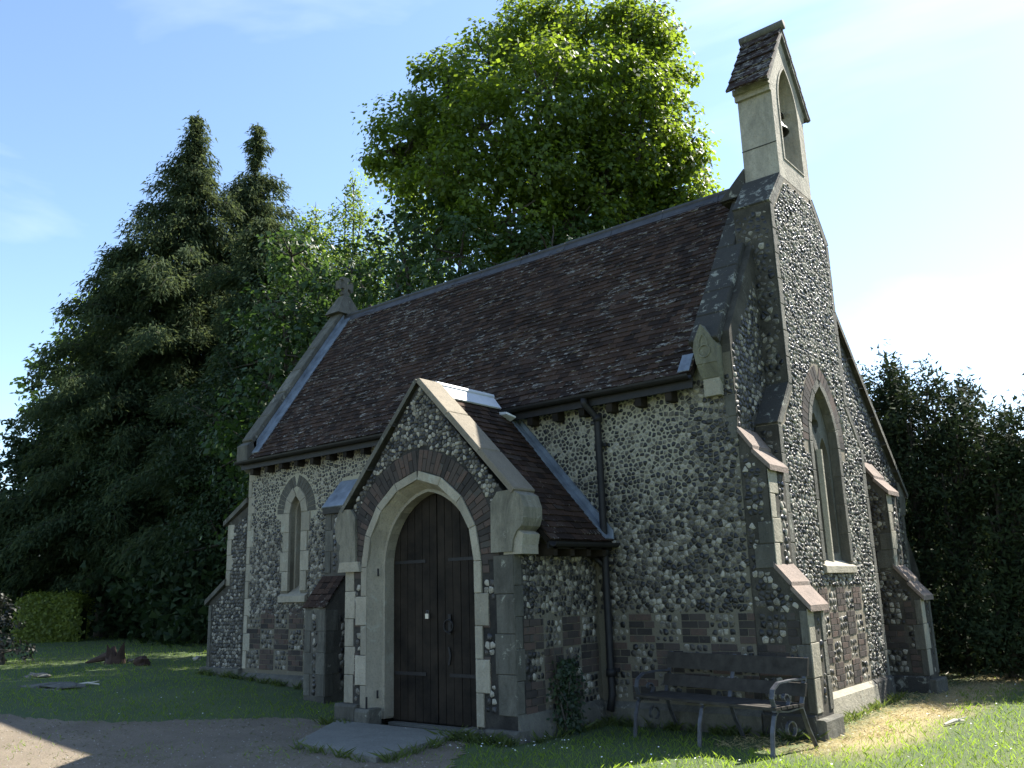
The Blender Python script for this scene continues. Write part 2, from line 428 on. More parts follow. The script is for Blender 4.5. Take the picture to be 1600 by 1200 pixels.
def bricks(fr, u0, u1, v0, v1, parent, bw=.215, bh=.068, gap=.009, proud=.008, n0=-.01):
    rows = max(1, round((v1-v0)/(bh+gap))); h = (v1-v0)/rows
    for r in range(rows):
        u = u0-(bw*.5 if r % 2 else 0)
        while u < u1-.01:
            a = max(u, u0)+gap/2; b = min(u+bw, u1)-gap/2
            if b-a > .03:
                piece('brick', parent, BRICK, block(fr, rect(a, b, v0+r*h+gap/2, v0+(r+1)*h-gap/2), n0, proud+random.uniform(-.003, .003), .004, 0, (random.random(), 0, 0)), rest='brickwork')
            u += bw
def diaper(fr, u0, u1, v0, v1, pw, ph, parent, keep=lambda u, v: True, phase=0, fzone=0.02):
    """chequer of brick panels and panels of small squared flints; returns nothing"""
    nr = round((v1-v0)/ph); ph = (v1-v0)/nr; ncol = int(math.ceil((u1-u0)/pw))
    for r in range(nr):
        for c in range(ncol):
            a, b = u0+c*pw, min(u0+(c+1)*pw, u1); lo, hi = v0+r*ph, v0+(r+1)*ph
            if b-a < .08 or not keep((a+b)/2, (lo+hi)/2): continue
            if (r+c+phase) % 2 == 0: bricks(fr, a, b, lo, hi, parent)
            else: flints(fr, rect(a+.004, b-.004, lo+.004, hi-.004), [], .078, .080, parent, fzone-.015, .14, .86, .013)
def arch_pts(c, hw, spring, h, n=10, z0=None):
    """two-centred pointed arch, left foot to right foot"""
    R = (h*h+hw*hw)/(2*hw); pts = []
    a_end = math.asin(min(1, h/R))
    for i in range(n+1):
        a = a_end*i/n; pts.append((c-hw+R-R*math.cos(a), spring+R*math.sin(a)))
    pts[-1] = (c, spring+h)
    right = [(2*c-x, z) for x, z in pts[:-1]][::-1]
    out = pts+right
    if z0 is not None: out = [(c-hw, z0)]+out+[(c+hw, z0)]
    return out
def ring_blocks(kind, fr, c, hw, spring, h, thick, nseg, parent, mat, n0, n1, gap=.006, double=False, tonev=None, z_lo=None, rest=None, b=.005):
    """voussoirs between the arch (hw,h) and a parallel one offset outwards by thick"""
    R = (h*h+hw*hw)/(2*hw); a_end = math.asin(min(1, h/R)); cx = c-hw+R
    for side in (-1, 1):
        for i in range(nseg):
            a0 = a_end*i/nseg; a1 = a_end*(i+1)/nseg; g = gap/(2*R)
            bands = [(0, thick)] if not (double and i % 2) else ([(0, thick*.42), (thick*.42+gap, thick)] if i % 4 == 1 else [(0, thick*.58), (thick*.58+gap, thick)])
            for r0, r1 in bands:
                P4 = []
                for rr, aa in ((R+r0, a0+g), (R+r1, a0+g), (R+r1, a1-g), (R+r0, a1-g)):
                    x, z = cx-rr*math.cos(aa), spring+rr*math.sin(aa)
                    if i == nseg-1 and aa == a1-g: x = min(x, c-gap/2)
                    P4.append((x if side < 0 else 2*c-x, z))
                if side > 0: P4 = P4[::-1]
                piece(kind, parent, mat, block(fr, P4, n0, n1+random.uniform(-.002, .002), b, 0, (random.random() if tonev is None else tonev, 0, 0)), rest=rest)
def offset_arch(c, hw, spring, h, t, n=10, z0=None):
    R = (h*h+hw*hw)/(2*hw); R2 = R+t; cx = c-hw+R; pts = []
    a_end = math.acos(max(-1, min(1, (cx-c)/R2)))
    for i in range(n+1):
        a = a_end*i/n; pts.append((cx-R2*math.cos(a), spring+R2*math.sin(a)))
    out = pts+[(2*c-x, z) for x, z in pts[:-1]][::-1]
    if z0 is not None: out = [(c-hw-t, z0)]+out+[(c+hw+t, z0)]
    return out
def strip(kind, fr, u0, u1, v0, v1, step, parent, mat, n0=-.01, n1=.01, alt=0, alt_side=1, b=.006, rest=None):
    """a column of dressed stones; every second one longer by alt on alt_side"""
    n = max(1, round((v1-v0)/step)); h = (v1-v0)/n
    for i in range(n):
        e = alt if i % 2 else 0
        a = u0-(e if alt_side < 0 else 0); bb = u1+(e if alt_side > 0 else 0)
        piece(kind, parent, mat, block(fr, rect(a, bb, v0+i*h+.003, v0+(i+1)*h-.003), n0, n1+random.uniform(-.002, .003), b, 0, (random.random(), 0, 0)), rest=rest)

# ------------------------------------------------------------------ ground
xs = np.concatenate([-np.geomspace(240, 14, 26), np.arange(-13.5, 8, .5), np.geomspace(8.2, 200, 22)])
ys = np.concatenate([-np.geomspace(160, 12, 18), np.arange(-11.5, 14, .5), np.geomspace(14.3, 240, 26)])
V = [(x, y, gz(x, y)) for y in ys for x in xs]; nx = len(xs)
Fq = [(j*nx+i, j*nx+i+1, (j+1)*nx+i+1, (j+1)*nx+i) for j in range(len(ys)-1) for i in range(nx-1)]
m, nt, out = newmat('lawn_soil'); P_ = pos(nt)
n1 = noise(nt, .55, 5, .65); n2 = noise(nt, 9, 4, .7); n3 = noise(nt, 45, 3, .7)
g = mix(nt, ramp(nt, n1, [(.35, 0.), (.65, 1.)]), (.045, .085, .022), (.085, .12, .035))
g = mix(nt, ramp(nt, n2, [(.5, 0.), (.7, .6)]), g, (.12, .10, .055))
# dry straw-coloured strip along the foot of the gable
d = math_(nt, 'ADD', P_[0], math_(nt, 'MULTIPLY', math_(nt, 'SUBTRACT', n1, .5), 1.0))
dx = ramp(nt, math_(nt, 'MULTIPLY_ADD', d, .2, .3), [(.40, 0.), (.46, 1.), (.53, 1.), (.62, 0.)])
dy = ramp(nt, math_(nt, 'MULTIPLY_ADD', P_[1], .06, .4), [(.33, 0.), (.40, 1.), (.86, 1.), (.97, 0.)])
g = mix(nt, math_(nt, 'MULTIPLY', dx, dy), g, (.34, .27, .13))
g = mix(nt, ramp(nt, n3, [(.35, .5), (.6, 0.)]), g, (.03, .035, .015))
finish(nt, out, g, .95, bump(nt, n3, .8, .03))
LAWN = m
gr = mesh_obj('lawn', V, Fq, LAWN, smooth=True); tag(gr, 'mown churchyard lawn round the chapel', None, kind='structure')
if 'category' in gr: del gr['category']

# path
m, nt, out = newmat('worn_gravel'); n1 = noise(nt, 1.3, 5, .7); n2 = noise(nt, 60, 4, .75); n3 = noise(nt, 14, 4, .7)
c = mix(nt, ramp(nt, n1, [(.3, 0.), (.7, 1.)]), (.15, .118, .08), (.25, .20, .14))
c = mix(nt, ramp(nt, n2, [(.4, .7), (.62, 0.)]), c, (.10, .085, .065)); c = mix(nt, ramp(nt, n3, [(.6, 0.), (.72, .7)]), c, (.10, .12, .05))
finish(nt, out, c, .95, bump(nt, n2, .8, .02)); GRAVEL = m
ctr = [(-14, -5.2), (-11, -4.95), (-8.8, -4.35), (-7.2, -3.6), (-6.6, -2.6), (-5.9, -1.75), (-4.9, -1.55), (-3.6, -1.5), (-2.75, -1.75), (-2.1, -2.6), (-1.55, -3.4), (-1.2, -4.6), (-1.0, -9), (-14, -11)]
def smooth_loop(P_, k=3):
    for _ in range(k):
        Q = []
        for i in range(len(P_)):
            a, b = np.array(P_[i]), np.array(P_[(i+1) % len(P_)]); Q += [tuple(a*.75+b*.25), tuple(a*.25+b*.75)]
        P_ = Q
    return P_
PATH = smooth_loop(ctr, 3); PATH = [(x+random.gauss(0, .035), y+random.gauss(0, .035)) for x, y in PATH]
def drape(poly, dz, step=.35):
    """triangulated sheet over the ground"""
    V, F = [], []; A = np.array(poly); idx = {}
    gx = np.arange(A[:, 0].min(), A[:, 0].max()+step, step); gy = np.arange(A[:, 1].min(), A[:, 1].max()+step, step)
    for i in range(len(gx)-1):
        for j in range(len(gy)-1):
            cell = [(gx[i], gy[j]), (gx[i+1], gy[j]), (gx[i+1], gy[j+1]), (gx[i], gy[j+1])]
            ins = inpoly(np.array(cell), poly)
            if ins.all():
                b = len(V); V += [(x, y, gz(x, y)+dz) for x, y in cell]; F.append((b, b+1, b+2, b+3))
            elif ins.any() or inpoly(np.array([[gx[i]+step/2, gy[j]+step/2]]), poly)[0]:
                s = step/4
                for a in range(4):
                    for b_ in range(4):
                        x, y = gx[i]+a*s, gy[j]+b_*s
                        if inpoly(np.array([[x+s/2, y+s/2]]), poly)[0]:
                            b = len(V); V += [(p, q, gz(p, q)+dz) for p, q in ((x, y), (x+s, y), (x+s, y+s), (x, y+s))]; F.append((b, b+1, b+2, b+3))
    return V, F
V, F = drape(PATH, .006)
tag(mesh_obj('path', V, F, GRAVEL), 'worn gravel path leading to the porch door', None, kind='structure')

# ================================================================== CHAPEL
L, M0, HR = 9.685, 2.025, 7.27
SLOPE = 1.434; YE = -.2; ZE = 4.08            # south roof: eave edge
YN = 6.25                                      # north wall; roof falls at 45 degrees on that side
def zs(y): return HR-SLOPE*(M0-y)              # south slope
def zn(y): return HR-1.0*(y-M0)
ch = empty('chapel', 'small flint chapel with steep tiled roof, gabled porch and bellcote', 'chapel', (-4.8, 2, 0))
ch.location = (0, 0, 0)

S = south(0); Wf = west(0)
# ---- lancet geometry
LC, LHW, LSP, LH = -8.27, .165, 3.03, .29      # opening
lan_out = offset_arch(LC, LHW, LSP, LH, .17, 8, 1.52)
lan_brick = offset_arch(LC, LHW, LSP, LH, .17+.20, 8, 2.95)
lan_open = arch_pts(LC, LHW+.012, LSP, LH+.012, 8, 1.66)
mb = MB(); prism_holes(mb, S, [(-L, -.3), (-.014, -.3), (-.014, 4.3), (-L, 4.3)], [lan_open], -.5, 0)
sw = mb.build('south_wall', MORT_S, ch)
PX0, PX1, PY = -4.953, -2.077, -1.667
porch_foot = [(PX0-.12, -1), (PX1, -1), (PX1, 2.25), (-2.0, 2.3), (-3.515, 4.35), (-5.05, 2.3), (PX0-.12, 2)]
mbut = rect(-7.0, -6.52, -.5, 3.5)
exc_common = [lan_out, lan_brick, porch_foot, mbut]
def s_zone(x, z):
    if x > -.75: return -.05+(.12 if random.random() < .16 else 0)
    if z > 2.7: return -.02
    return .015
def s_shrink(x, z):
    t = sm((z-2.4)/.9)*sm((-x-.5)/.6); return .96-.15*t*random.uniform(.5,1.6)
# upper flintwork of the long wall
flints(S, rect(-L+.10, -.0, 1.28, 4.06), exc_common, .066, .056, sw, jit=.45, zonefn=s_zone, shrinkfn=s_shrink)
# diaper courses below
diaper(S, -2.0, .0, .28, 1.28, .36, .34, sw, phase=1)
diaper(S, -6.5, -5.05, .34, 1.44, .36, .34, sw, phase=0)
def keepE(u, v): return True
diaper(S, -L+.1, -7.02, .40, 1.42, .40, .34, sw, phase=1)
flints(S, rect(-6.5, -5.05, 1.44, 1.5), [], .1, .06, sw)
# plinth
for x0, x1, zt in ((-L, -7.0, .34), (-6.52, PX0, .30), (PX1, .0, .26)):
    mb = MB(); mb.hull8([(x0, -.09, -.3), (x1, -.09, -.3), (x1, 0, -.3), (x0, 0, -.3)], [(x0, -.09, zt-.06), (x1, -.09, zt-.06), (x1, -.002, zt), (x0, -.002, zt)])
    mb.build('plinth', STONE_D, ch)
# east corner quoins
strip('quoin_stone', S, -L, -L+.10, .4, 4.0, .3, sw, STONE, alt=.10, alt_side=1, rest='quoins')
# lancet surround
ring_blocks('arch_stone', S, LC, LHW, LSP, LH, .17, 2, sw, STONE, -.03, .02, rest='arch_stones')
strip('jamb_stone', S, LC-LHW-.17, LC-LHW, 1.70, LSP, .33, sw, STONE, -.03, .02, alt=.06, alt_side=-1, rest='jamb_stones')
strip('jamb_stone', S, LC+LHW, LC+LHW+.17, 1.70, LSP, .33, sw, STONE, -.03, .02, alt=.06, alt_side=1, rest='jamb_stones')
mb = MB(); mb.hull8([(LC-.37, -.06, 1.52), (LC+.37, -.06, 1.52), (LC+.37, .3, 1.52), (LC-.37, .3, 1.52)], [(LC-.37, -.06, 1.62), (LC+.37, -.06, 1.62), (LC+.37, .3, 1.86), (LC-.37, .3, 1.86)])
mb.build('window_sill', STONE, ch)
ring_blocks('brick', S, LC, LHW+.17, LSP, LH+.17, .20, 9, sw, BRICK_G, -.01, .008, rest='brickwork')
# reveal lining + glass with lead bars
mb = MB(); prism_holes(mb, S, arch_pts(LC, LHW+.05, LSP, LH+.06, 8, 1.65), [arch_pts(LC, LHW-.03, LSP, LH-.04, 8, 1.72)], -.34, -.12); lw = mb.build('lancet_reveal', STONE, ch)
mb = MB(); prism_holes(mb, S, arch_pts(LC, LHW+.02, LSP, LH, 8, 1.66), [], -.27, -.25); gl = mb.build('lancet_glass', GLASS, ch)
mb = MB()
for z in (1.95, 2.25, 2.55, 2.85): mb.box(LC-LHW, LC+LHW, .232, .248, z-.012, z+.012)
mb.build('saddle_bar', IRON, gl)

# ---- mid buttress between lancet and porch
bt = MB(); bt.box(-7.0, -6.52, -.73, -.001, -.3, 1.44); bt.box(-7.0, -6.52, -.37, -.001, 1.44, 2.98)
bt.hull8([(-7.0, -.73, 1.441), (-6.52, -.73, 1.441), (-6.52, -.37, 1.441), (-7.0, -.37, 1.441)], [(-7.0, -.71, 1.45), (-6.52, -.71, 1.45), (-6.52, -.371, 1.88), (-7.0, -.371, 1.88)])
bt.hull8([(-7.0, -.37, 2.981), (-6.52, -.37, 2.981), (-6.52, -.001, 2.981), (-7.0, -.001, 2.981)], [(-7.0, -.36, 3.0), (-6.52, -.36, 3.0), (-6.52, -.002, 3.45), (-7.0, -.002, 3.45)])
bm_ = bt.build('south_buttress', MORT_B, ch)
f1 = south(-.73); f2 = south(-.37); fw = west(-6.52)
for fr_, z0, z1 in ((f1, .15, 1.40), (f2, 1.95, 2.95)):
    strip('quoin_stone', fr_, -7.0, -6.86, z0, z1, .31, bm_, STONE_D, alt=.06, rest='quoins'); strip('quoin_stone', fr_, -6.66, -6.52, z0, z1, .31, bm_, STONE_D, alt=.06, alt_side=-1, rest='quoins')
    flints(fr_, rect(-6.84, -6.68, z0, z1), [], .09, .085, bm_)
strip('quoin_stone', fw, -.73, -.57, .15, 1.40, .31, bm_, STONE_D, alt=.08, rest='quoins'); flints(fw, rect(-.48, -.06, .2, 1.40), [], .1, .09, bm_)
strip('quoin_stone', fw, -.37, -.25, 1.9, 2.95, .3, bm_, STONE_D, alt=.06, rest='quoins'); flints(fw, rect(-.18, 0, 1.5, 3.2), [], .09, .09, bm_)
# tiled weathering
sl_ = math.atan2(.44, .36)
FrW = Fr((0, -.76, 1.43), (1, 0, 0), (0, math.cos(sl_), math.sin(sl_)), (0, -math.sin(sl_), math.cos(sl_)))
for r in range(5):
    for c_ in range(4):
        u = -7.03+c_*.135; piece('tile', bm_, TILE, block(FrW, rect(u+.002, u+.132, r*.115, r*.115+.14), .0, .022-(.0), .003, 0, (random.random(), 0, .6)), rest='tile_courses')
sl2 = math.atan2(.46, .38)
FrW2 = Fr((0, -.41, 2.97), (1, 0, 0), (0, math.cos(sl2), math.sin(sl2)), (0, -math.sin(sl2), math.cos(sl2)))
for k, (a, b) in enumerate(((0, .30), (.27, .60))):
    piece('lead_slope', ch, LEAD, block(FrW2, rect(-7.04, -6.48, a, b), 0, .035-.012*k, .006, 0, (.5, 0, 0)))
piece('lead_slope', ch, STONE_K, block(f2, rect(-7.04, -6.48, 2.88, 2.985), .0, .05, .01, 0, (.5, 0, 0)))

# ---- east end wall, gable, buttress
E_ = Fr((-L, 0, 0), (0, 1, 0), (0, 0, 1), (-1, 0, 0))
prof = [(.006, -.3), (YN, -.3), (YN, zn(YN)+.2), (M0, HR+.22), (-.12, zs(-.12)+.22), (.006, 4.0)]
mb = MB(); prism_holes(mb, Fr((-L+.24, 0, 0), (0, 1, 0), (0, 0, 1), (-1, 0, 0)), prof, [], .0, .239)
ew = mb.build('east_gable', MORT_D, ch)
mb = MB()   # stone coping
n = np.array([0, -math.sin(math.atan(SLOPE)), math.cos(math.atan(SLOPE))]); dsl = np.array([0, math.cos(math.atan(SLOPE)), math.sin(math.atan(SLOPE))])
CopE = Fr((-L-.05, -.12, zs(-.12)+.22), dsl, (1, 0, 0), n); LEN = math.hypot(M0+.12, SLOPE*(M0+.12))
def coping(fr, L_, w, step, parent, mat, th=.09, kind='coping_stone'):
    k = max(1, round(L_/step)); s = L_/k
    for i in range(k): piece(kind, parent, mat, block(fr, rect(i*s+.003, (i+1)*s-.003, 0, w), -.02, th+random.uniform(-.004, .004), .014, 0, (random.random(), 0, 0)))
coping(CopE, LEN, .30, .62, ew, STONE_D, .06)
nN = np.array([0, math.sin(math.pi/4), math.cos(math.pi/4)]); dN = np.array([0, math.cos(math.pi/4), -math.sin(math.pi/4)])
coping(Fr((-L-.05, M0, HR+.22), dN, (1, 0, 0), nN), (YN+.1-M0)*1.414, .30, .62, ew, STONE_D, .06)
mb = MB()   # eaves kneeler at the east corner
mb.hull8([(-L-.08, -.24, 4.04), (-L+.24, -.24, 4.04), (-L+.24, 0, 3.86), (-L-.08, 0, 3.86)], [(-L-.08, -.24, 4.34), (-L+.24, -.24, 4.34), (-L+.24, .05, 4.56), (-L-.08, .05, 4.56)])
mb.build('kneeler_stone', STONE_D, ch)
# cross finial: saddle, shaft, four flared arms
cf = MB(); xc = -L+.11; yc = M0+.06
cf.hull8([(xc-.22, yc-.34, 7.36), (xc+.22, yc-.34, 7.36), (xc+.22, yc+.34, 7.36), (xc-.22, yc+.34, 7.36)], [(xc-.09, yc-.09, 7.80), (xc+.09, yc-.09, 7.80), (xc+.09, yc+.09, 7.80), (xc-.09, yc+.09, 7.80)])
cf.box(xc-.055, xc+.055, yc-.06, yc+.06, 7.78, 7.93)
cz = 8.03
arm = lambda a, r: [(-.045, .0), (-.05, r*.55), (-.11, r*.75), (-.09, r), (.09, r), (.11, r*.75), (.05, r*.55), (.045, 0)]
for k in range(4):
    a = k*math.pi/2; pts = [(yc+u*math.cos(a)-w*math.sin(a)*-1*-1, cz+u*math.sin(a)+w*math.cos(a)) for u, w in arm(0, .20)]
    prism_holes(cf, Fr((xc, 0, 0), (0, 1, 0), (0, 0, 1), (1, 0, 0)), [(2*yc-p, q) for p, q in pts] if False else pts, [], -.05, .05+.001*k)
cf.build('cross_finial', STONE_D, ch)
# east buttress (two stages, flush with the long wall)
eb = MB()
eb.add([S.P(u, v, 0) for u, v in ((-L, -.3), (-L-1.13, -.3), (-L-1.13, 1.55), (-L-.62, 1.82), (-L-.62, 2.98), (-L, 3.26))]+[S.P(u, v, -.48) for u, v in ((-L, -.3), (-L-1.13, -.3), (-L-1.13, 1.55), (-L-.62, 1.82), (-L-.62, 2.98), (-L, 3.26))],
       [(0, 1, 2, 3, 4, 5), (11, 10, 9, 8, 7, 6), (0, 6, 7, 1), (1, 7, 8, 2), (2, 8, 9, 3), (3, 9, 10, 4), (4, 10, 11, 5)])
ebo = eb.build('east_buttress', MORT_D, ch)
flints(S, [(-L-1.02, .3), (-L-.02, .3), (-L-.02, 3.1), (-L-.50, 2.9), (-L-.50, 1.80), (-L-1.02, 1.5)], [], .075, .064, ebo, .02)
strip('quoin_stone', S, -L-.62, -L-.49, 1.84, 2.95, .3, ebo, STONE, alt=.07, rest='quoins')
strip('quoin_stone', S, -L-1.13, -L-1.04, .3, 1.5, .33, ebo, STONE_D, rest='quoins')
for (a, z0), (b, z1) in (((-L-1.22, 1.50), (-L-.60, 1.87)), ((-L-.72, 2.93), (-L+.0, 3.32))):
    mb = MB(); mb.hull8([(a, -.05, z0), (b, -.05, z1), (b, .52, z1), (a, .52, z0)], [(a, -.05, z0+.09), (b, -.05, z1+.09), (b, .52, z1+.09), (a, .52, z0+.09)]); mb.build('weathering_slab', STONE_D, ebo)
mb = MB(); mb.box(-L-1.22, -L, -.09, .5, -.3, .40); mb.build('plinth', STONE_D, ebo)

# ---- north wall (out of sight) and roof slopes
mb = MB(); mb.box(-L, 0, YN-.4, YN-.001, -.3, zn(YN)+.0); mb.build('north_wall', MORT_D, ch)
mb = MB(); mb.hull8([(-L+.4, M0, HR-.06), (-.45, M0, HR-.06), (-.45, YN+.25, zn(YN+.25)-.06), (-L+.4, YN+.25, zn(YN+.25)-.06)], [(-L+.4, M0, HR+.0), (-.45, M0, HR+.0), (-.45, YN+.25, zn(YN+.25)), (-L+.4, YN+.25, zn(YN+.25))])
mb.build('north_roof_slope', TILE, ch)
RL = math.hypot(M0-YE, HR-ZE); aS = math.atan2(HR-ZE, M0-YE)
RF = Fr((0, YE, ZE), (1, 0, 0), (0, math.cos(aS), math.sin(aS)), (0, -math.sin(aS), math.cos(aS)))
mb = MB(); prism_holes(mb, RF, rect(-L+.24, -.44, -.0, RL), [], -.07, -.012); rf = mb.build('south_roof_slope', OAK, ch)
def tiles(fr, u0, u1, v1, gauge, tw, parent, mat, edge=None, z2=0.):
    nrow = int(math.ceil(v1/gauge)); nc = round((u1-u0)/tw); w = (u1-u0)/nc
    for r in range(nrow):
        v0_ = r*gauge; off = (w/2 if r % 2 else 0); sag = [random.uniform(-.003, .003) for _ in range(nc+2)]
        for c_ in range(nc+(1 if r % 2 else 0)):
            a = max(u0, u0+c_*w-off)+.0015; b = min(u1, u0+(c_+1)*w-off)-.0015
            if b-a < .03: continue
            if edge and not edge((a+b)/2, v0_): continue
            j = random.gauss(0, .0045)+.008*math.sin(u0+c_*.31+r*.13)*math.sin(r*.4+c_*.11); k = random.gauss(0, .0025)+.005*math.sin(c_*.4)*math.sin(r*.35+1); top = min(v0_+gauge+.035, v1+.02); tlt = random.gauss(0, .003)
            T_ = (random.random(), 0, random.random())
            v = [fr.P(a, v0_+j, .004+k), fr.P(b, v0_+j+tlt, .004+k), fr.P(b, top, -.008), fr.P(a, top, -.008),
                 fr.P(a, v0_+j, .021+k+tlt*.6), fr.P(b, v0_+j+tlt, .021+k-tlt*.6), fr.P(b, top, .004), fr.P(a, top, .004)]
            piece('tile', parent, mat, (v, [(3,2,1,0),(4,5,6,7),(0,1,5,4),(1,2,6,5),(2,3,7,6),(3,0,4,7)], [(T_[0], .8 if i in (0,1,4,5) else 0, T_[2]) for i in range(8)]), rest='tile_courses')
tiles(RF, -L+.25, -.44, RL-.05, .1, .165, rf, TILE)
# ridge roll in lead, joints every 0.9 m
x = -L+.26
while x < -.25:
    x2 = min(x+.95, -.20)
    mb = MB(); mb.tube([(x+.004, M0, HR+.055), (x2-.004, M0, HR+.055+random.uniform(-.004, .004))], .036, 8)
    mb.hull8([(x+.004, M0-.085, zs(M0-.085)+.03), (x2-.004, M0-.085, zs(M0-.085)+.03), (x2-.004, M0+.12, HR-.10), (x+.004, M0+.12, HR-.10)],
             [(x+.004, M0-.005, HR+.06), (x2-.004, M0-.005, HR+.06), (x2-.004, M0+.005, HR+.06), (x+.004, M0+.005, HR+.06)])
    mb.build('ridge_lead', LEADD, ch); x = x2
# lead strip along the east coping
piece('flashing', ch, LEAD, block(RF, rect(-L+.25, -L+.45, .12, RL-.05), .015, .034, .006, 0, (.5, 0, 0)))
piece('flashing', ch, LEAD, block(Fr((-L+.242, 0, 0), (0, 1, 0), (0, 0, 1), (1, 0, 0)), [(-.05, zs(-.05)+.02), (M0-.05, HR-.06), (M0-.05, HR+.10), (-.05, zs(-.05)+.16)], -.002, .012, .003, 0, (.5, 0, 0)))
piece('flashing', ch, LEAD, block(RF, rect(-.62, -.46, .02, .32), .02, .034, .006, 0, (.5, 0, 0)))
# fascia, gutter, rafter feet
mb = MB(); mb.box(-L+.0, -.44, -.19, -.165, 3.90, 4.03); mb.build('fascia', IRON, ch)
def gutter(p0, p1, r, name, parent):
    g_ = MB(); p0 = np.array(p0, float); p1 = np.array(p1, float); d = (p1-p0)/np.linalg.norm(p1-p0); s = np.cross(d, [0, 0, 1]); nn = 7; b = 0
    for p in (p0, p1):
        for rr in (r, r-.008):
            for k in range(nn+1):
                a = math.pi*k/nn; g_.v.append(tuple(p+s*rr*math.cos(a)-np.array([0, 0, 1])*rr*math.sin(a))); g_.t.append((.5, 0, 0))
    m_ = nn+1
    for k in range(nn):
        g_.f.append((k, k+1, 2*m_+k+1, 2*m_+k)); g_.f.append((m_+k+1, m_+k, 3*m_+k, 3*m_+k+1)); g_.f.append((k, m_+k, m_+k+1, k+1)); g_.f.append((2*m_+k, 2*m_+k+1, 3*m_+k+1, 3*m_+k))
    g_.f.append((0, 2*m_, 3*m_, m_)); g_.f.append((nn, m_+nn, 3*m_+nn, 2*m_+nn))
    return g_.build(name, IRON, parent)
gutter((-L-.05, -.255, 4.045), (-.44, -.255, 4.055), .06, 'gutter', ch)
x = -L+.25
while x < -.5:
    mb = MB(); mb.box(x, x+.09, -.165, -.002, 3.80+random.uniform(-.02, .02), 4.02); mb.build('rafter_foot', OAK, ch); x += .43
# downpipe
dp = MB(); dp.tube([(-1.97, -.255, 4.0), (-1.97, -.25, 3.93), (-1.93, -.14, 3.83), (-1.88, -.10, 3.74), (-1.88, -.09, 3.0), (-1.88, -.09, .34), (-1.88, -.15, .16)], .046, 10)
for z in (3.70, 2.0, .55): dp.tube([(-1.88, -.09, z), (-1.88, -.09, z+.09)], .062, 10)
dp.tube([(-2.08, -.12, 2.02), (-1.9, -.10, 1.88)], .035, 8)
dpo = dp.build('downpipe', IRON, ch, True)
for z in (3.4, 1.9, .62):
    mb = MB(); mb.box(-1.97, -1.79, -.062, -.018, z-.02, z+.02); mb.build('pipe_bracket', IRON, dpo)

# ================================================================== WEST GABLE
wprof = [(.004, -.3), (YN, -.3), (YN, zn(YN)), (M0, HR+.20), (.004, zs(0)+.20)]
Wb = Fr((-.45, 0, 0), (0, 1, 0), (0, 0, 1), (1, 0, 0))
wwin_c, wwin_hw = 2.02, .46
win_open = arch_pts(wwin_c, wwin_hw+.012, 3.35, .812, 10, 1.80)
mb = MB(); prism_holes(mb, Wb, wprof, [win_open], 0, .449)
wg = mb.build('west_gable', MORT_D, ch)
# projecting bay carrying the bellcote
bayp = [(M0-1.526, -.3), (M0+1.526, -.3), (M0+1.526, 3.46), (M0+1.061, 4.0), (M0+1.061, 6.48), (M0+.60, 7.04), (M0-.56, 7.04), (M0-1.061, 6.48), (M0-1.061, 4.0), (M0-1.526, 3.46)]
P_ = .284
FB = west(P_)
mb = MB(); prism_holes(mb, Fr((0, 0, 0), (0, 1, 0), (0, 0, 1), (1, 0, 0)), [q for q in bayp], [win_open], .001, P_)
up_ = [(M0+1.06, 5.2), (M0+1.06, 6.479), (M0+.599, 7.039), (M0-.559, 7.039), (M0-1.06, 6.479), (M0-1.06, 5.2)]
prism_holes(mb, Fr((0, 0, 0), (0, 1, 0), (0, 0, 1), (1, 0, 0)), up_, [], -.22, -.0)
bay = mb.build('west_bay', MORT_W, ch)
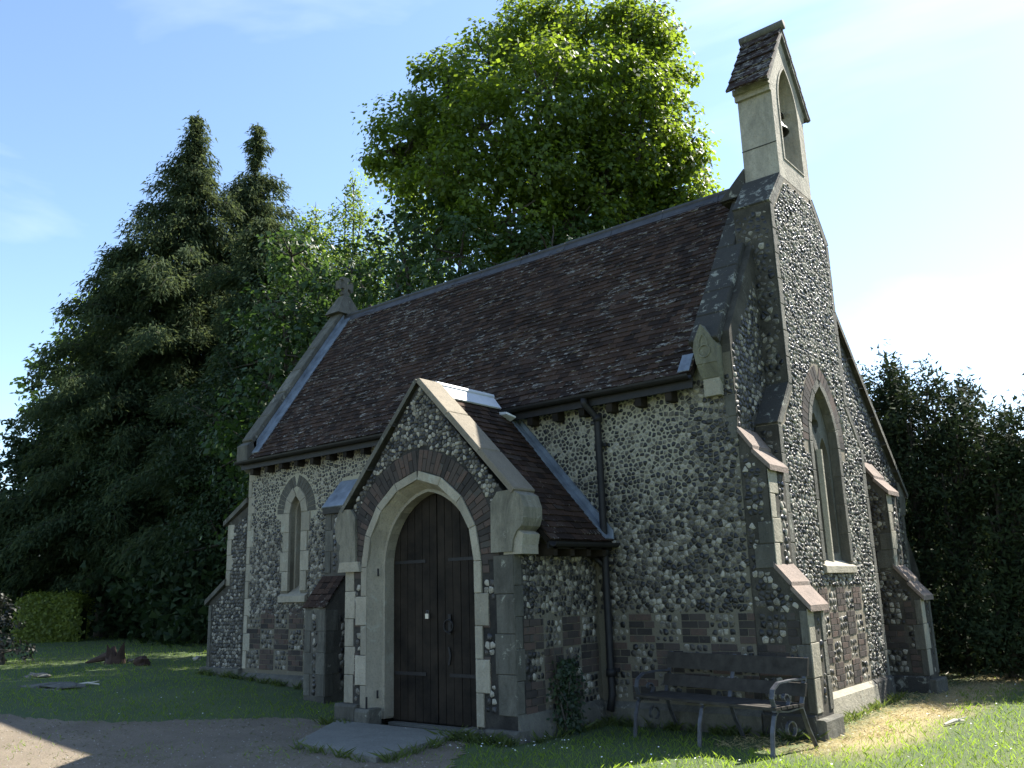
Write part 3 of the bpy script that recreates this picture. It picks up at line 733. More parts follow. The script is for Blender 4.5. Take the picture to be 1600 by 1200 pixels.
# window surround region + stone edge strips
frame_out = offset_arch(wwin_c, wwin_hw, 3.35, .80, .10, 10, 1.70)
brick_out = offset_arch(wwin_c, wwin_hw, 3.35, .80, .10+.20, 10, 3.2)
in_bay = [(M0-1.526+.11, .34), (M0+1.526-.11, .34), (M0+1.526-.11, 3.42), (M0+1.061-.11, 3.95), (M0+1.061-.11, 6.40), (M0+.5, 6.98), (M0-.46, 6.98), (M0-1.061+.11, 6.40), (M0-1.061+.11, 3.95), (M0-1.526+.11, 3.42)]
dzone = rect(.62, 2.80, .30, 1.52)
flints(FB, in_bay, [frame_out, brick_out, dzone], .056, .052, bay, .05, .42, .90, .022)
diaper(FB, .62, 2.80, .34, 1.52, .30, .295, bay, phase=1)
for s_ in (-1, 1):
    c0, c1 = M0+s_*1.526, M0+s_*(1.526-.11)
    strip('quoin_stone', FB, min(c0, c1), max(c0, c1), .3, 3.44, .35, bay, STONE_D, n0=-.012, alt=.05, alt_side=-s_, rest='quoins')
    c0, c1 = M0+s_*1.061, M0+s_*(1.061-.11)
    strip('quoin_stone', FB, min(c0, c1), max(c0, c1), 4.02, 6.46, .33, bay, STONE_D, n0=-.012, alt=.04, alt_side=-s_, rest='quoins')
    a = (M0+s_*1.526, 3.46); b = (M0+s_*1.061, 4.0); q = [(a[0], a[1]), (b[0], b[1]), (b[0]-s_*.11, b[1]), (a[0]-s_*.11, a[1])]
    piece('quoin_stone', bay, STONE_D, block(FB, q, -.012, .012, .006, 0, (.5, 0, 0)))
    a = (M0+s_*1.061, 6.48); b = (M0+(.60 if s_ > 0 else -.56), 7.04); q = [(a[0], a[1]), (b[0], b[1]), (b[0]-s_*.12, b[1]-.02), (a[0]-s_*.11, a[1]-.04)]
    piece('quoin_stone', bay, STONE_D, block(FB, q, -.012, .012, .006, 0, (.5, 0, 0)))
    # smooth set-offs on the flanks of the bay
    for (ya, za), (yb, zb), x0 in (((1.53, 3.45), (1.06, 4.01), .0), ((1.065, 6.475), (.57, 7.045), -.23)):
        ya, yb = M0+s_*ya, M0+s_*yb
        mb = MB(); v = [(x0, ya, za), (P_+.012, ya, za), (P_+.012, yb, zb), (x0, yb, zb)]; nn = np.array([0, s_*.76, .65])*.03
        mb.hull8(v if s_ < 0 else v[::-1], [tuple(np.array(p)+nn) for p in (v if s_ < 0 else v[::-1])]); mb.build('weathering_slab', STONE_K, bay)
# flank of the bay facing south: flint on a thin dark sheet that paints its shade
for (x0, y_, z0, z1) in ((-.219, M0-1.061, 4.02, 6.47), (.003, M0-1.526, .3, 3.44)):
    mb = MB(); mb.box(x0, P_-.004, y_-.006, y_-.0005, z0, z1); mb.build('flank_shade_sheet', MORT_D, bay)

FS1 = Fr((0, M0-1.061, 0), (1, 0, 0), (0, 0, 1), (0, -1, 0)); FS2 = Fr((0, M0-1.526, 0), (1, 0, 0), (0, 0, 1), (0, -1, 0))
flints(FS1, rect(-.21, P_-.02, 4.05, 6.42), [], .085, .075, bay, -.05, .4, .86, .014)
flints(FS2, rect(.0, P_-.02, .3, 3.42), [], .085, .075, bay, -.04)
# main gable face
flints(Wf, [(.01, 1.9), (M0-1.54, 1.9), (M0-1.54, 3.5), (M0-1.08, 4.0), (M0-1.08, 5.55), (.6, 5.1), (.01, 4.35)], [rect(-.0, .476, 0, 3.3)], .078, .07, wg, -.02, .36, .86, .012)
flints(Wf, [(M0+1.54, .3), (YN-.1, .3), (YN-.1, zn(YN-.1)-.05), (M0+1.1, zn(M0+1.1)-.1), (M0+1.1, 4.1), (M0+1.54, 3.6)], [rect(4.349, 4.823, 0, 3.36)], .078, .07, wg, -.02, .36, .86, .014)
strip('quoin_stone', Wf, YN-.10, YN, .3, 2.75, .33, wg, STONE_D, n0=-.012, rest='quoins')
# plinths of the bay
mb = MB()
mb.hull8([(P_, .50, -.3), (P_+.10, .50, -.3), (P_+.10, 2.80, -.3), (P_, 2.80, -.3)], [(P_, .50, .32), (P_+.06, .50, .26), (P_+.06, 2.80, .26), (P_, 2.80, .32)])
mb.build('plinth', STONE, ch)
mb = MB(); mb.hull8([(P_, 2.802, -.3), (P_+.07, 2.802, -.3), (P_+.07, M0+1.53, -.3), (P_, M0+1.53, -.3)], [(P_, 2.802, .33), (P_+.05, 2.802, .29), (P_+.05, M0+1.53, .29), (P_, M0+1.53, .33)])
mb.build('plinth', STONE_K, ch)  # darker stone paints the buttress shade on this stretch, along with lichen
# window: stone frame, brick hood, sill, mullion, tracery, glass
ring_blocks('arch_stone', FB, wwin_c, wwin_hw, 3.35, .80, .10, 4, bay, STONE_D, -.10, .015, rest='arch_stones')
for s_ in (-1, 1):
    a, b = wwin_c+s_*wwin_hw, wwin_c+s_*(wwin_hw+.10)
    strip('jamb_stone', FB, min(a, b), max(a, b), 1.84, 3.35, .38, bay, STONE_D, n0=-.10, n1=.015, rest='jamb_stones')
ring_blocks('brick', FB, wwin_c, wwin_hw+.10, 3.35, .90, .20, 13, bay, BRICK, -.012, .008, rest='brickwork')
mb = MB(); y0, y1 = wwin_c-.56, wwin_c+.56
mb.hull8([(P_-.28, y0, 1.70), (P_+.05, y0, 1.70), (P_+.05, y1, 1.70), (P_-.28, y1, 1.70)], [(P_-.28, y0, 1.96), (P_+.05, y0, 1.78), (P_+.05, y1, 1.78), (P_-.28, y1, 1.96)])
mb.build('window_sill', STONE, ch)
FT = west(P_-.165)
def lens(c, z, r, k=8): return [(c+r*math.cos(2*math.pi*i/k), z+r*math.sin(2*math.pi*i/k)) for i in range(k)]
l1 = arch_pts(wwin_c-.225, .165, 3.15, .34, 6, 1.95); l2 = arch_pts(wwin_c+.225, .165, 3.15, .34, 6, 1.95)
quat = []
for k in range(24):
    a = 2*math.pi*k/24; r = .085+.055*abs(math.cos(2*a)); quat.append((wwin_c+r*math.cos(a), 3.66+r*math.sin(a)))
tr = MB(); prism_holes(tr, FT, arch_pts(wwin_c, wwin_hw+.02, 3.35, .82, 10, 1.86), [l1, l2, quat], -.06, .06)
tro = tr.build('window_tracery', STONE_D, ch)
mb = MB(); mb.hull8([(P_-.102, wwin_c-.06, 1.84), (P_-.05, wwin_c-.022, 1.84), (P_-.05, wwin_c+.022, 1.84), (P_-.102, wwin_c+.06, 1.84)], [(P_-.102, wwin_c-.06, 3.3), (P_-.05, wwin_c-.022, 3.3), (P_-.05, wwin_c+.022, 3.3), (P_-.102, wwin_c+.06, 3.3)])
mb.build('mullion', STONE, ch)
mb = MB(); prism_holes(mb, FT, arch_pts(wwin_c, wwin_hw, 3.35, .80, 10, 1.88), [], -.035, -.025); wgz = mb.build('window_glass', GLASS, ch)

# ---- west buttresses
def wbutt(y0, y1, name):
    q1, q2 = .305, .593
    pr = [(0, -.3), (q2, -.3), (q2, 1.34), (q1, 1.74), (q1, 2.88), (0, 3.31)]
    pts0 = [(x+(.002 if x == 0 else 0), y0, z) for x, z in pr]; pts1 = [(x+(.002 if x == 0 else 0), y1, z) for x, z in pr]
    mb = MB(); mb.add(pts0+pts1, [(0, 1, 2, 3, 4, 5), (11, 10, 9, 8, 7, 6), (0, 6, 7, 1), (1, 7, 8, 2), (2, 8, 9, 3), (3, 9, 10, 4), (4, 10, 11, 5)])
    b = mb.build(name, MORT_D, ch)
    Fs = south(y0-.0); 
    flints(Fs, [(.001, 1.28), (q2-.08, 1.28), (q2-.08, 1.36), (q1-.03, 1.66), (q1-.03, 2.8), (.001, 3.2)], [rect(.13, q1, 1.75, 2.28)], .072, .062, b, 0., .40, .92, .012, zonefn=lambda u, v: .0+(.08 if random.random() < .2 else 0))
    diaper(Fs, .0, q2-.09, .28, 1.28, .36, .34, b, phase=1)
    # side stones of the upper stage
    for (a, z0, z1) in ((.14, 2.03, 2.27), (.07, 1.76, 2.02)):
        piece('quoin_stone', b, STONE_D, block(Fs, rect(a, q1, z0, z1), -.01, .012, .006, 0, (.9, 0, 0)))
    strip('quoin_stone', Fs, q2-.08, q2, .25, 1.30, .35, b, STONE_D, alt=.06, alt_side=-1, rest='quoins')
    Fa = west(q1); Fc = west(q2); w = y1-y0
    strip('quoin_stone', Fa, y0, y0+.14, 1.76, 2.86, .27, b, STONE, alt=.10, rest='quoins'); flints(Fa, rect(y0+.25, y1-.02, 1.8, 2.85), [], .08, .08, b)
    strip('quoin_stone', Fc, y0, y0+.16, .25, 1.32, .36, b, STONE, alt=.07, rest='quoins'); strip('quoin_stone', Fc, y1-.1, y1, .25, 1.32, .36, b, STONE_D, rest='quoins'); flints(Fc, rect(y0+.24, y1-.11, .26, 1.3), [], .085, .08, b)
    # sloping coping slabs in steps
    for (xa, za, xb, zb) in ((0.0, 3.34, .17, 3.10), (.15, 3.08, q1+.05, 2.86), (q1-.02, 1.78, .47, 1.56), (.45, 1.54, q2+.06, 1.31)):
        mb = MB(); mb.hull8([(xa, y0-.03, za-.02), (xb, y0-.03, zb-.02), (xb, y1+.03, zb-.02), (xa, y1+.03, za-.02)], [(xa, y0-.03, za+.045), (xb, y0-.03, zb+.045), (xb, y1+.03, zb+.045), (xa, y1+.03, za+.045)])
        mb.build('weathering_slab', STONE_PINK, b)
    piece('foot_stone', b, STONE_D, block(Fc, rect(y0-.05, y1+.02, -.3, .20), -.02, .10, .02, 0, (.5, 0, 0)))
    piece('foot_stone', b, STONE_K, block(Fs, rect(0, q2+.0, -.3, .24), -.02, .07, .02, 0, (.5, 0, 0)))
    return b
STONE_PINK = m_stone('pinkish_sandstone', (.30, .23, .185), (.22, .175, .15), amt=.35, lich=.72)
wbutt(0.0, .474, 'west_buttress'); wbutt(4.349, 4.823, 'west_buttress')
# low stub of the north side buttress at the far corner
mb = MB(); mb.box(-.5, .0, YN, YN+.5, -.3, 1.7); mb.hull8([(-.5, YN, 1.7), (0, YN, 1.7), (0, YN+.5, 1.7), (-.5, YN+.5, 1.7)], [(-.5, YN, 2.3), (0, YN, 2.3), (0, YN+.02, 2.3), (-.5, YN+.02, 2.3)])
mb.build('north_buttress', MORT_D, ch)

# ---- parapet copings of the west gable
CopW = Fr((-.47, -.10, zs(-.10)+.20), dsl, (1, 0, 0), n)
Lw = math.hypot(.96+.10, SLOPE*(.96+.10))
coping(CopW, Lw, .38, .45, wg, STONE_K, .085)
# between the bay flanks the roof ends against the bay
coping(Fr((-.47, .96, zs(.96)+.20), dsl, (1, 0, 0), n), math.hypot(.92, .92*SLOPE), .24, .5, wg, STONE_K, .085)
CopN = Fr((-.42, M0+1.03, zn(M0+1.03)+.02), dN, (1, 0, 0), nN)
coping(CopN, (YN+.12-M0-1.03)*1.414, .50, .6, wg, STONE_D, .075)
piece('kneeler_stone', wg, STONE_D, block(Wf, [(YN-.15, 2.62), (YN+.02, 2.62), (YN+.14, 2.86), (YN+.14, 3.02), (YN-.15, 3.2)], -.45, .03, .02, 0, (.4, 0, 0)))
STONE_KN = m_stone('mossy_limestone', (.26, .25, .17), (.17, .165, .12), amt=.6, lich=.70)
# carved kneeler with a little gablet at the south-west eaves
kn = MB(); FK = south(0)
prism_holes(kn, FK, [(-.38, 4.17), (-.41, 4.36), (-.39, 4.47), (-.29, 4.66), (-.17, 4.50), (-.11, 4.38), (-.11, 4.17)], [], 0, .17)
kn.hull8([(-.35, -.11, 4.00), (-.13, -.11, 4.00), (-.12, 0, 3.90), (-.36, 0, 3.90)], [(-.38, -.16, 4.169), (-.11, -.16, 4.169), (-.11, .0, 4.169), (-.38, .0, 4.169)])
kno = kn.build('kneeler_stone', STONE_KN, ch)
mb = MB(); prism_holes(mb, FK, [(-.34, 3.78), (-.13, 3.78), (-.13, 4.0), (-.34, 4.0)], [], 0, .10); mb.build('corbel_stone', STONE, kno)
mb = MB(); prism_holes(mb, FK, offset_arch(-.27, .05, 4.38, .14, .018, 5), [arch_pts(-.27, .05, 4.38, .14, 5)], .16, .182); mb.tube([(-.26+.075*math.cos(a), -.172, 4.32+.075*math.sin(a)) for a in np.linspace(0, 2*math.pi, 13)], .012, 5); mb.build('carved_trefoil', STONE_KN, kno)
strip('quoin_stone', S, -.13, -.005, 3.25, 3.78, .27, sw, STONE_D, rest='quoins')

# ================================================================== BELLCOTE
BC = 2.03; bx0, bx1 = -.22, P_
bo = arch_pts(2.05, .34, 8.25, .70, 8, 7.38)
bel = MB()
outer = [(BC-.56, 7.03), (BC+.60, 7.03), (BC+.60, 8.46), (BC+.66, 8.50), (BC, 9.55), (BC-.62, 8.50), (BC-.56, 8.46)]
prism_holes(bel, Fr((0, 0, 0), (0, 1, 0), (0, 0, 1), (1, 0, 0)), outer, [bo], bx0, bx1)
bco = bel.build('bellcote', STONE_B, ch)
mb = MB()  # chamfered inner arch order on the front
prism_holes(mb, FB, offset_arch(2.05, .34, 8.25, .70, .035, 8, 7.36), [bo], .0, .012); mb.build('arch_moulding', STONE_B, bco)
for s_, e in ((-1, .56), (1, .60)):   # cornice under the eaves
    y = BC+s_*e; mb = MB()
    a, b = sorted((y, y+s_*.05)); c0, c1 = sorted((y, y+s_*.09))
    mb.box(bx0-.02, bx1+.003, a, b, 8.33, 8.42); mb.box(bx0-.03, bx1+.006, c0, c1, 8.421, 8.50); mb.build('cornice', STONE_B, bco)
mb = MB(); mb.box(bx0-.004, bx1+.002, BC-.565, BC-.561, 7.545, 7.56); mb.build('bed_joint', STONE_K, bco)
# sloping base towards the ridge
mb = MB(); mb.hull8([(-.62, BC-.60, 6.9), (-.22, BC-.60, 6.9), (-.22, BC+.60, 6.9), (-.62, BC+.60, 6.9)], [(-.50, BC-.30, 7.26), (-.222, BC-.58, 7.30), (-.222, BC+.58, 7.30), (-.50, BC+.30, 7.26)]); mb.build('weathering_slab', STONE_K, bco)
# stone slates on the cap
bs = 9.62
for s_ in (-1, 1):
    e = .79; drop = 1.21; Ls = math.hypot(e, drop); ca, sa = e/Ls, drop/Ls
    fr_ = Fr((0, BC+s_*e, bs-drop), (1, 0, 0), (0, -s_*ca, sa), (0, s_*sa, ca))
    rows = 6; hh = Ls/rows
    for r in range(rows):
        cols = 4; w = (bx1-bx0+.12)/cols; off = w/2 if r % 2 else 0
        for c_ in range(cols+(r % 2)):
            a = max(bx0-.06, bx0-.06+c_*w-off)+.002; b = min(bx1+.06, bx0-.06+(c_+1)*w-off)-.002
            if b-a < .03: continue
            j = random.uniform(-.008, .008)
            v = [fr_.P(a, r*hh+j, .0), fr_.P(b, r*hh+j, .0), fr_.P(b, (r+1)*hh+.02, -.02), fr_.P(a, (r+1)*hh+.02, -.02), fr_.P(a, r*hh+j, .035), fr_.P(b, r*hh+j, .035), fr_.P(b, (r+1)*hh+.02, .01), fr_.P(a, (r+1)*hh+.02, .01)]
            piece('tile', bco, TILE, (v, [(3,2,1,0),(4,5,6,7),(0,1,5,4),(1,2,6,5),(2,3,7,6),(3,0,4,7)] if s_ < 0 else [(0,1,2,3),(7,6,5,4),(4,5,1,0),(5,6,2,1),(6,7,3,2),(7,4,0,3)], [(random.random()*.5, .5, 1.)]*8), rest='tile_courses')
mb = MB(); mb.tube([(bx0-.09, BC, bs+.02), (bx1+.09, BC, bs+.03)], .075, 10); mb.build('ridge_stone', STONE_D, bco, True)
# pale barge edge on the gable front
for s_ in (-1, 1):
    q = [(BC+s_*.80, 8.40), (BC, 9.62), (BC, 9.50), (BC+s_*.72, 8.40)]
    piece('barge_stone', bco, STONE_D, block(FB, q if s_ < 0 else q[::-1], .0, .05, .01, 0, (.4, 0, 0)))
# bell
bell = empty('bell', 'small dark bronze bell hanging in the arched opening of the bellcote', 'bell', (.06, 2.05, 8.0))
prof_b = [(.0, .34), (.07, .335), (.10, .29), (.115, .18), (.14, .08), (.19, .02), (.205, -.02), (.19, -.02), (.16, .03), (.10, .2)]
v = []; f = []; k = 20
for r_, z_ in prof_b:
    for i in range(k): a = 2*math.pi*i/k; v.append((r_*math.cos(a), r_*math.sin(a), z_))
for j in range(len(prof_b)-1):
    for i in range(k): f.append((j*k+i, j*k+(i+1) % k, (j+1)*k+(i+1) % k, (j+1)*k+i))
mesh_obj('bell_body', v, [q[::-1] for q in f], BRONZE, bell, None, True)
mb = MB(); mb.tube([(0, 0, .2), (0, 0, -.03)], .012, 6); mb.tube([(0, 0, -.02), (0, 0, -.07)], [.03, .03], 8); mb.build('clapper', IRON, bell)
mb = MB(); mb.box(-.04, .04, -.335, .335, .36, .43); mb.tube([(0, 0, .32), (0, 0, .38)], .03, 8); mb.build('headstock', OAK, bell)

# ================================================================== PORCH
PC = -3.59; PM = -3.555; FP = south(PY)
po = arch_pts(PC, .93, 1.95, 1.05, 12, -.05)
gz_apex = 4.33
gab = [(PX0, -.3), (PX1, -.3), (PX1, 2.58), (PM, gz_apex-.08), (PX0, 2.58)]
mb = MB(); prism_holes(mb, FP, gab, [arch_pts(PC, .942, 1.95, 1.062, 12, -.0)], -.34, 0)
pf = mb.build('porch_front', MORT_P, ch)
# side walls
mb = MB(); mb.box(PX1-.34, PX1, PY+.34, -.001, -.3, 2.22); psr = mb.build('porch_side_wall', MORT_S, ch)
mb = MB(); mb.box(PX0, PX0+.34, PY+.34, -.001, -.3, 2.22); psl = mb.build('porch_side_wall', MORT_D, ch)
FPs = west(PX1)
flints(FPs, rect(PY+.12, -.01, 1.28, 2.16), [], .070, .060, psr, .0, .4, .92)
diaper(FPs, PY+.14, -.02, .26, 1.28, .37, .34, psr, phase=0)
strip('quoin_stone', FPs, PY, PY+.12, .28, 2.0, .33, psr, STONE_D, alt=.03, rest='quoins')
FPl = Fr((PX0, 0, 0), (0, -1, 0), (0, 0, 1), (-1, 0, 0))
flints(FPl, rect(.05, 1.6, .3, 2.1), [], .11, .1, psl)
# splayed reveal: strips from the face to the inner order
def loft(kind, A, B, ya, yb, parent, mat, per=3):
    k = len(A)-1; i = 0
    while i < k:
        j = min(i+per, k); mb = MB()
        for s in range(i, j):
            a0, a1, b0, b1 = A[s], A[s+1], B[s], B[s+1]; o = .03
            ca = np.array([PC, 1.6])
            def outw(p): d = np.array(p)-ca; d /= np.linalg.norm(d); return (p[0]+d[0]*o, p[1]+d[1]*o)
            mb.hull8([(a0[0], ya, a0[1]), (a1[0], ya, a1[1]), (b1[0], yb, b1[1]), (b0[0], yb, b0[1])], [(outw(a0)[0], ya, outw(a0)[1]), (outw(a1)[0], ya, outw(a1)[1]), (outw(b1)[0], yb, outw(b1)[1]), (outw(b0)[0], yb, outw(b0)[1])], (random.random(), 0, 0))
        o_ = mb.build(kind, mat, parent); i = j
A = arch_pts(PC, .93, 1.95, 1.05, 12, .10); B = arch_pts(PC, .83, 1.95, .95, 12, .10); B2 = arch_pts(PC, .79, 1.95, .91, 12, .10)
loft('reveal_stone', A, B, PY-.012, PY+.17, pf, STONE)
loft('reveal_stone', [(x+(-.002 if x < PC else .002), z) for x, z in B2], B2, PY+.171, PY+.33, pf, STONE_WARM if 'STONE_WARM' in globals() else STONE)
mb = MB(); prism_holes(mb, FP, arch_pts(PC, .90, 1.95, 1.02, 12, .08), [arch_pts(PC, .79, 1.95, .91, 12, .08)], -.20, -.17); mb.build('inner_order', STONE, pf)
# pale outer order: jambs and voussoirs
ring_blocks('arch_stone', FP, PC, .93, 1.95, 1.05, .11, 4, pf, STONE, -.02, .022, rest='arch_stones')
for s_ in (-1, 1):
    a = PC+s_*.93; b = PC+s_*1.04
    strip('jamb_stone', FP, min(a, b), max(a, b), .12, 1.95, .40, pf, STONE, -.02, .022, alt=.10, alt_side=s_, rest='jamb_stones')
# brick arch
ring_blocks('brick', FP, PC, 1.04, 1.95, 1.16, .27, 25, pf, BRICK, -.012, .010, double=True, rest='brickwork')
br_out = offset_arch(PC, 1.04, 1.95, 1.16, .275, 12, 1.9)
kn_l = [(PX0-.05, 2.0), (-4.70, 2.0), (-4.70, 2.62), (-4.86, 2.75), (PX0-.05, 2.75)]
kn_r = [(-2.38, 2.0), (PX1+.1, 2.0), (PX1+.1, 2.75), (-2.30, 2.75), (-2.38, 2.55)]
flints(FP, [(PX0+.05, 2.0), (PX1-.05, 2.0), (PX1-.02, 2.66), (PM, gz_apex-.09), (PX0+.02, 2.66)], [br_out, kn_l, kn_r], .058, .052, pf, .03, .42, .93, .016)
# corner quoins and the panels between them and the jambs
strip('quoin_stone', FP, PX0, PX0+.17, .26, 2.0, .33, pf, STONE, alt=.03, rest='quoins')
strip('quoin_stone', FP, PX1-.26, PX1, .26, 2.0, .42, pf, STONE_D, alt=.03, alt_side=-1, rest='quoins')
for (a, b) in ((PX0+.175, PC-1.045), (PC+1.045, PX1-.265)):
    z = .28; k = 0
    while z < 1.96:
        h = .30; zz = min(z+h, 1.99)
        if zz-z > .08:
            if k % 2 == 0: flints(FP, rect(a+.0, b, z, zz), [offset_arch(PC, .93, 1.95, 1.05, .112, 6, 0)], .085, .08, pf, .04, .2, .86, .014)
            else: bricks(FP, a+.005, b-.09 if a > PC else b, z, zz, pf, .20) if a > PC else bricks(FP, a+.005, b-.0, z, zz, pf, .2)
        z = zz+.005; k += 1
# kneelers of the porch gable: massive carved stones curling out at the side
def profile_block(mbx, prof, y0, y1): prism_holes(mbx, south(0), prof, [], -y1, -y0)
STONE_D2 = m_stone('grey_limestone', (.30, .28, .215), (.21, .195, .15), amt=.65, lich=.72)
kr = MB()
prof = [(-2.37, 2.03), (-2.06, 2.03), (-2.04, 2.16), (-1.99, 2.25), (-1.91, 2.31), (-1.875, 2.40), (-1.87, 2.52), (-1.92, 2.66), (-2.04, 2.73), (-2.26, 2.72), (-2.36, 2.60)]
profile_block(kr, prof, PY-.045, PY+.30)
kro = kr.build('kneeler_stone', STONE_D2, pf)
mb = MB(); profile_block(mb, [(-2.20, 2.0), (-1.93, 2.0), (-1.93, 2.10), (-1.90, 2.22), (-1.99, 2.27), (-2.06, 2.17), (-2.20, 2.14)], PY-.02, PY+.28); mb.build('corbel_stone', STONE, pf)
kl = MB(); c2 = 2*PM
profl = [(c2-x+.10 if x > -2.0 else c2-x+.02, z) for x, z in prof][::-1]; profile_block(kl, profl, PY-.045, PY+.30); kl.build('kneeler_stone', STONE_D2, pf)
mb = MB(); profile_block(mb, [(-5.05, 1.90), (-4.62, 1.90), (-4.66, 2.029), (-5.02, 2.029)], PY-.06, PY+.28); mb.build('corbel_stone', STONE, pf)
# gable copings
def slope_fr(x0, z0, x1, z1, y, ny):
    d = np.array([x1-x0, 0, z1-z0]); Ld = np.linalg.norm(d); d /= Ld; nrm = np.cross(d, [0, 1, 0]) ; nrm = nrm if nrm[2] > 0 else -nrm
    return Fr((x0, y, z0), d, (0, 1, 0), nrm), Ld
STONE_SUNLIT = m_stone('sunlit_coping_stone', (.30, .26, .195), (.23, .20, .155), amt=.25, lich=.74)  # warm tone of the sunlight put into the colour of the right-hand coping
fr_, Ld = slope_fr(PM, gz_apex-.05, -2.02, 2.70, PY-.06, 1)
coping(fr_, Ld, .40, .72, pf, STONE_SUNLIT, .05)
fr_, Ld = slope_fr(PM, gz_apex-.05, -5.0, 2.70, PY-.06, 1)
coping(fr_, Ld, .40, .72, pf, STONE_D, .05)
# roof of the porch
ex, ez = -1.80, 2.16; rx, rz = PM, 4.22
for s_ in (1, -1):
    e = ex if s_ > 0 else 2*PM-ex
    d = np.array([rx-e, 0, rz-ez]); Lp = np.linalg.norm(d); d /= Lp; nrm = np.cross(d, [0, 1, 0]); nrm = nrm if nrm[2] > 0 else -nrm
    fr_ = Fr((e, 0, ez), (0, 1, 0), d, nrm)
    mb = MB(); prism_holes(mb, fr_, rect(PY+.34, -.003, 0, Lp), [], -.07, -.012); pr_ = mb.build('porch_roof_slope', OAK, ch)
    tiles(fr_, PY+.34, -.01, Lp-.06, .1, .163, pr_, TILE_P)
    if s_ > 0:
        # lead soaker against the long wall
        piece('flashing', ch, LEAD, block(fr_, rect(-.17, -.004, .03, Lp-.35), .012, .032, .005, 0, (.5, 0, 0)))
        piece('flashing', ch, LEADV if 'LEADV' in globals() else LEAD, block(S, [(ex+.02, ez+.03), (ex+.02, ez+.14), (rx+.35, rz-.29), (rx+.35, rz-.40)], .002, .034, .003, 0, (.2, 0, 0)))
        gutter((ex+.05, -.0, ez-.02), (ex+.05, PY+.32, ez-.03), .055, 'gutter', ch)
        for k in range(4): mb = MB(); mb.box(PX1-.0, ex-.02, PY+.42+k*.34, PY+.50+k*.34, 1.98, 2.12); mb.build('rafter_foot', OAK, ch)
        mb = MB(); mb.box(ex-.05, ex-.02, PY+.34, -.01, 2.06, 2.15); mb.build('fascia', IRON, ch)
for (ya, yb, mt_) in ((PY+.30, PY+.80, LEADP), (PY+.805, -.22, LEADP)):
    mb = MB(); mb.tube([(rx, ya, rz+.06), (rx, yb, rz+.06)], .045, 8)
    for s_ in (-1, 1): 
        v = [(rx, ya, rz+.05), (rx, yb, rz+.05), (rx+s_*.15, yb, rz-.14), (rx+s_*.15, ya, rz-.14)]; mb.hull8(v, [(p[0]+s_*.015, p[1], p[2]+.015) for p in v])
    mb.build('ridge_lead', mt_, ch)
mb = MB(); mb.add([(rx+.2, -.32, rz-.24), (rx+.30, -.20, rz-.33), (rx+.42, -.22, rz-.30), (rx+.35, -.34, rz-.25), (rx+.2, -.32, rz-.2), (rx+.30, -.20, rz-.29), (rx+.42, -.22, rz-.28), (rx+.35, -.34, rz-.22)], [(3,2,1,0),(4,5,6,7),(0,1,5,4),(1,2,6,5),(2,3,7,6),(3,0,4,7)]); mb.build('flashing', LEADP, ch)
# plinth stones at the foot of the porch
for (u0, u1, h, pr) in ((-5.05, -4.63, .26, .10), (-4.62, -4.36, .22, .13), (-2.84, -2.50, .10, .08), (-2.49, -2.0, .12, .10)):
    piece('foot_stone', pf, STONE_D, block(FP, rect(u0, u1, -.3, h), -.1, pr, .03, 0, (random.random(), 0, 0)))
mb = MB(); mb.hull8([(PX1, PY, -.3), (PX1+.14, PY-.05, -.3), (PX1+.12, -.01, -.3), (PX1, -.01, -.3)], [(PX1, PY, .28), (PX1+.05, PY, .14), (PX1+.08, -.01, .20), (PX1, -.01, .28)]); mb.build('plinth', STONE_D, psr)

# ---- door
dr = empty('tmp', 'x', 'x'); bpy.data.objects.remove(dr)
dmb = MB(); yd = PY+.30
dshape = arch_pts(PC, .80, 1.95, .92, 12, .02)
prism_holes(dmb, south(yd+.06), dshape, [], -.03, 0); door = dmb.build('door', OAK, ch)
npl = 12; w = 1.60/npl
R_ = (.92**2+.80**2)/(2*.80)
def top_at(x):
    dxx = abs(x-PC); t = .80-dxx
    return 1.95+math.sqrt(max(0, R_*R_-(R_-t)**2))
for i in range(npl):
    a = PC-.80+i*w+.004; b = a+w-.008
    if i == npl//2: a += .006
    if i == npl//2-1: b -= .006
    xs_ = [a+(b-a)*k/3 for k in range(4)]
    poly = [(a, .04), (b, .04)]+[(x, top_at(x)-.004) for x in xs_[::-1]]
    mesh_obj('plank', *block(south(yd+.06), poly, .0, .03+random.uniform(-.003, .003), .006, 0, (random.random(), 0, 0))[:2], OAK, door)
mb = MB(); mb.box(PC-.79, PC+.79, yd-.03, yd-.0, 1.93, 1.97) if False else None
for z in (.62, 2.0):
    for s_ in (-1, 1):
        mb = MB(); mb.strap([(PC+s_*.77, yd+.026, z), (PC+s_*.4, yd+.026, z), (PC+s_*.2, yd+.026, z)], .04, .010, (0, 0, 1)); mb.build('strap_hinge', IRON, door)
mb = MB(); mb.tube([(PC+.22+.075*math.cos(a), yd+.0-.012, 1.20+.075*math.sin(a)) for a in np.linspace(0, 2*math.pi, 17)], .011, 6, cap=False); mb.build('ring_handle', IRON, door, True)
mb = MB(); mb.strap([(PC+.22, yd+.012, 1.34), (PC+.22, yd+.010, 1.10)], .05, .01, (1, 0, 0)); mb.strap([(PC+.20, yd+.012, .95), (PC+.23, yd+.008, .85), (PC+.20, yd+.012, .74)], .03, .01, (1, 0, 0)); mb.build('latch_plate', IRON, door)
mb = MB(); mb.box(PC-.80, PC+.80, yd-.06, yd+.2, -.2, .035); mb.build('threshold', CONC, ch)
for z in (1.84, .34):
    mb = MB(); mb.tube([(PC-.835, PY+.10, z), (PC-.80, PY+.06, z), (PC-.80, PY+.06, z+.09)], .012, 6); mb.build('iron_pintle', IRON, pf)
mb = MB(); mb.tube([(-4.46, PY-.06, .2), (-4.46, PY-.06, .36)], .014, 6); mb.build('iron_pin', IRON, pf)
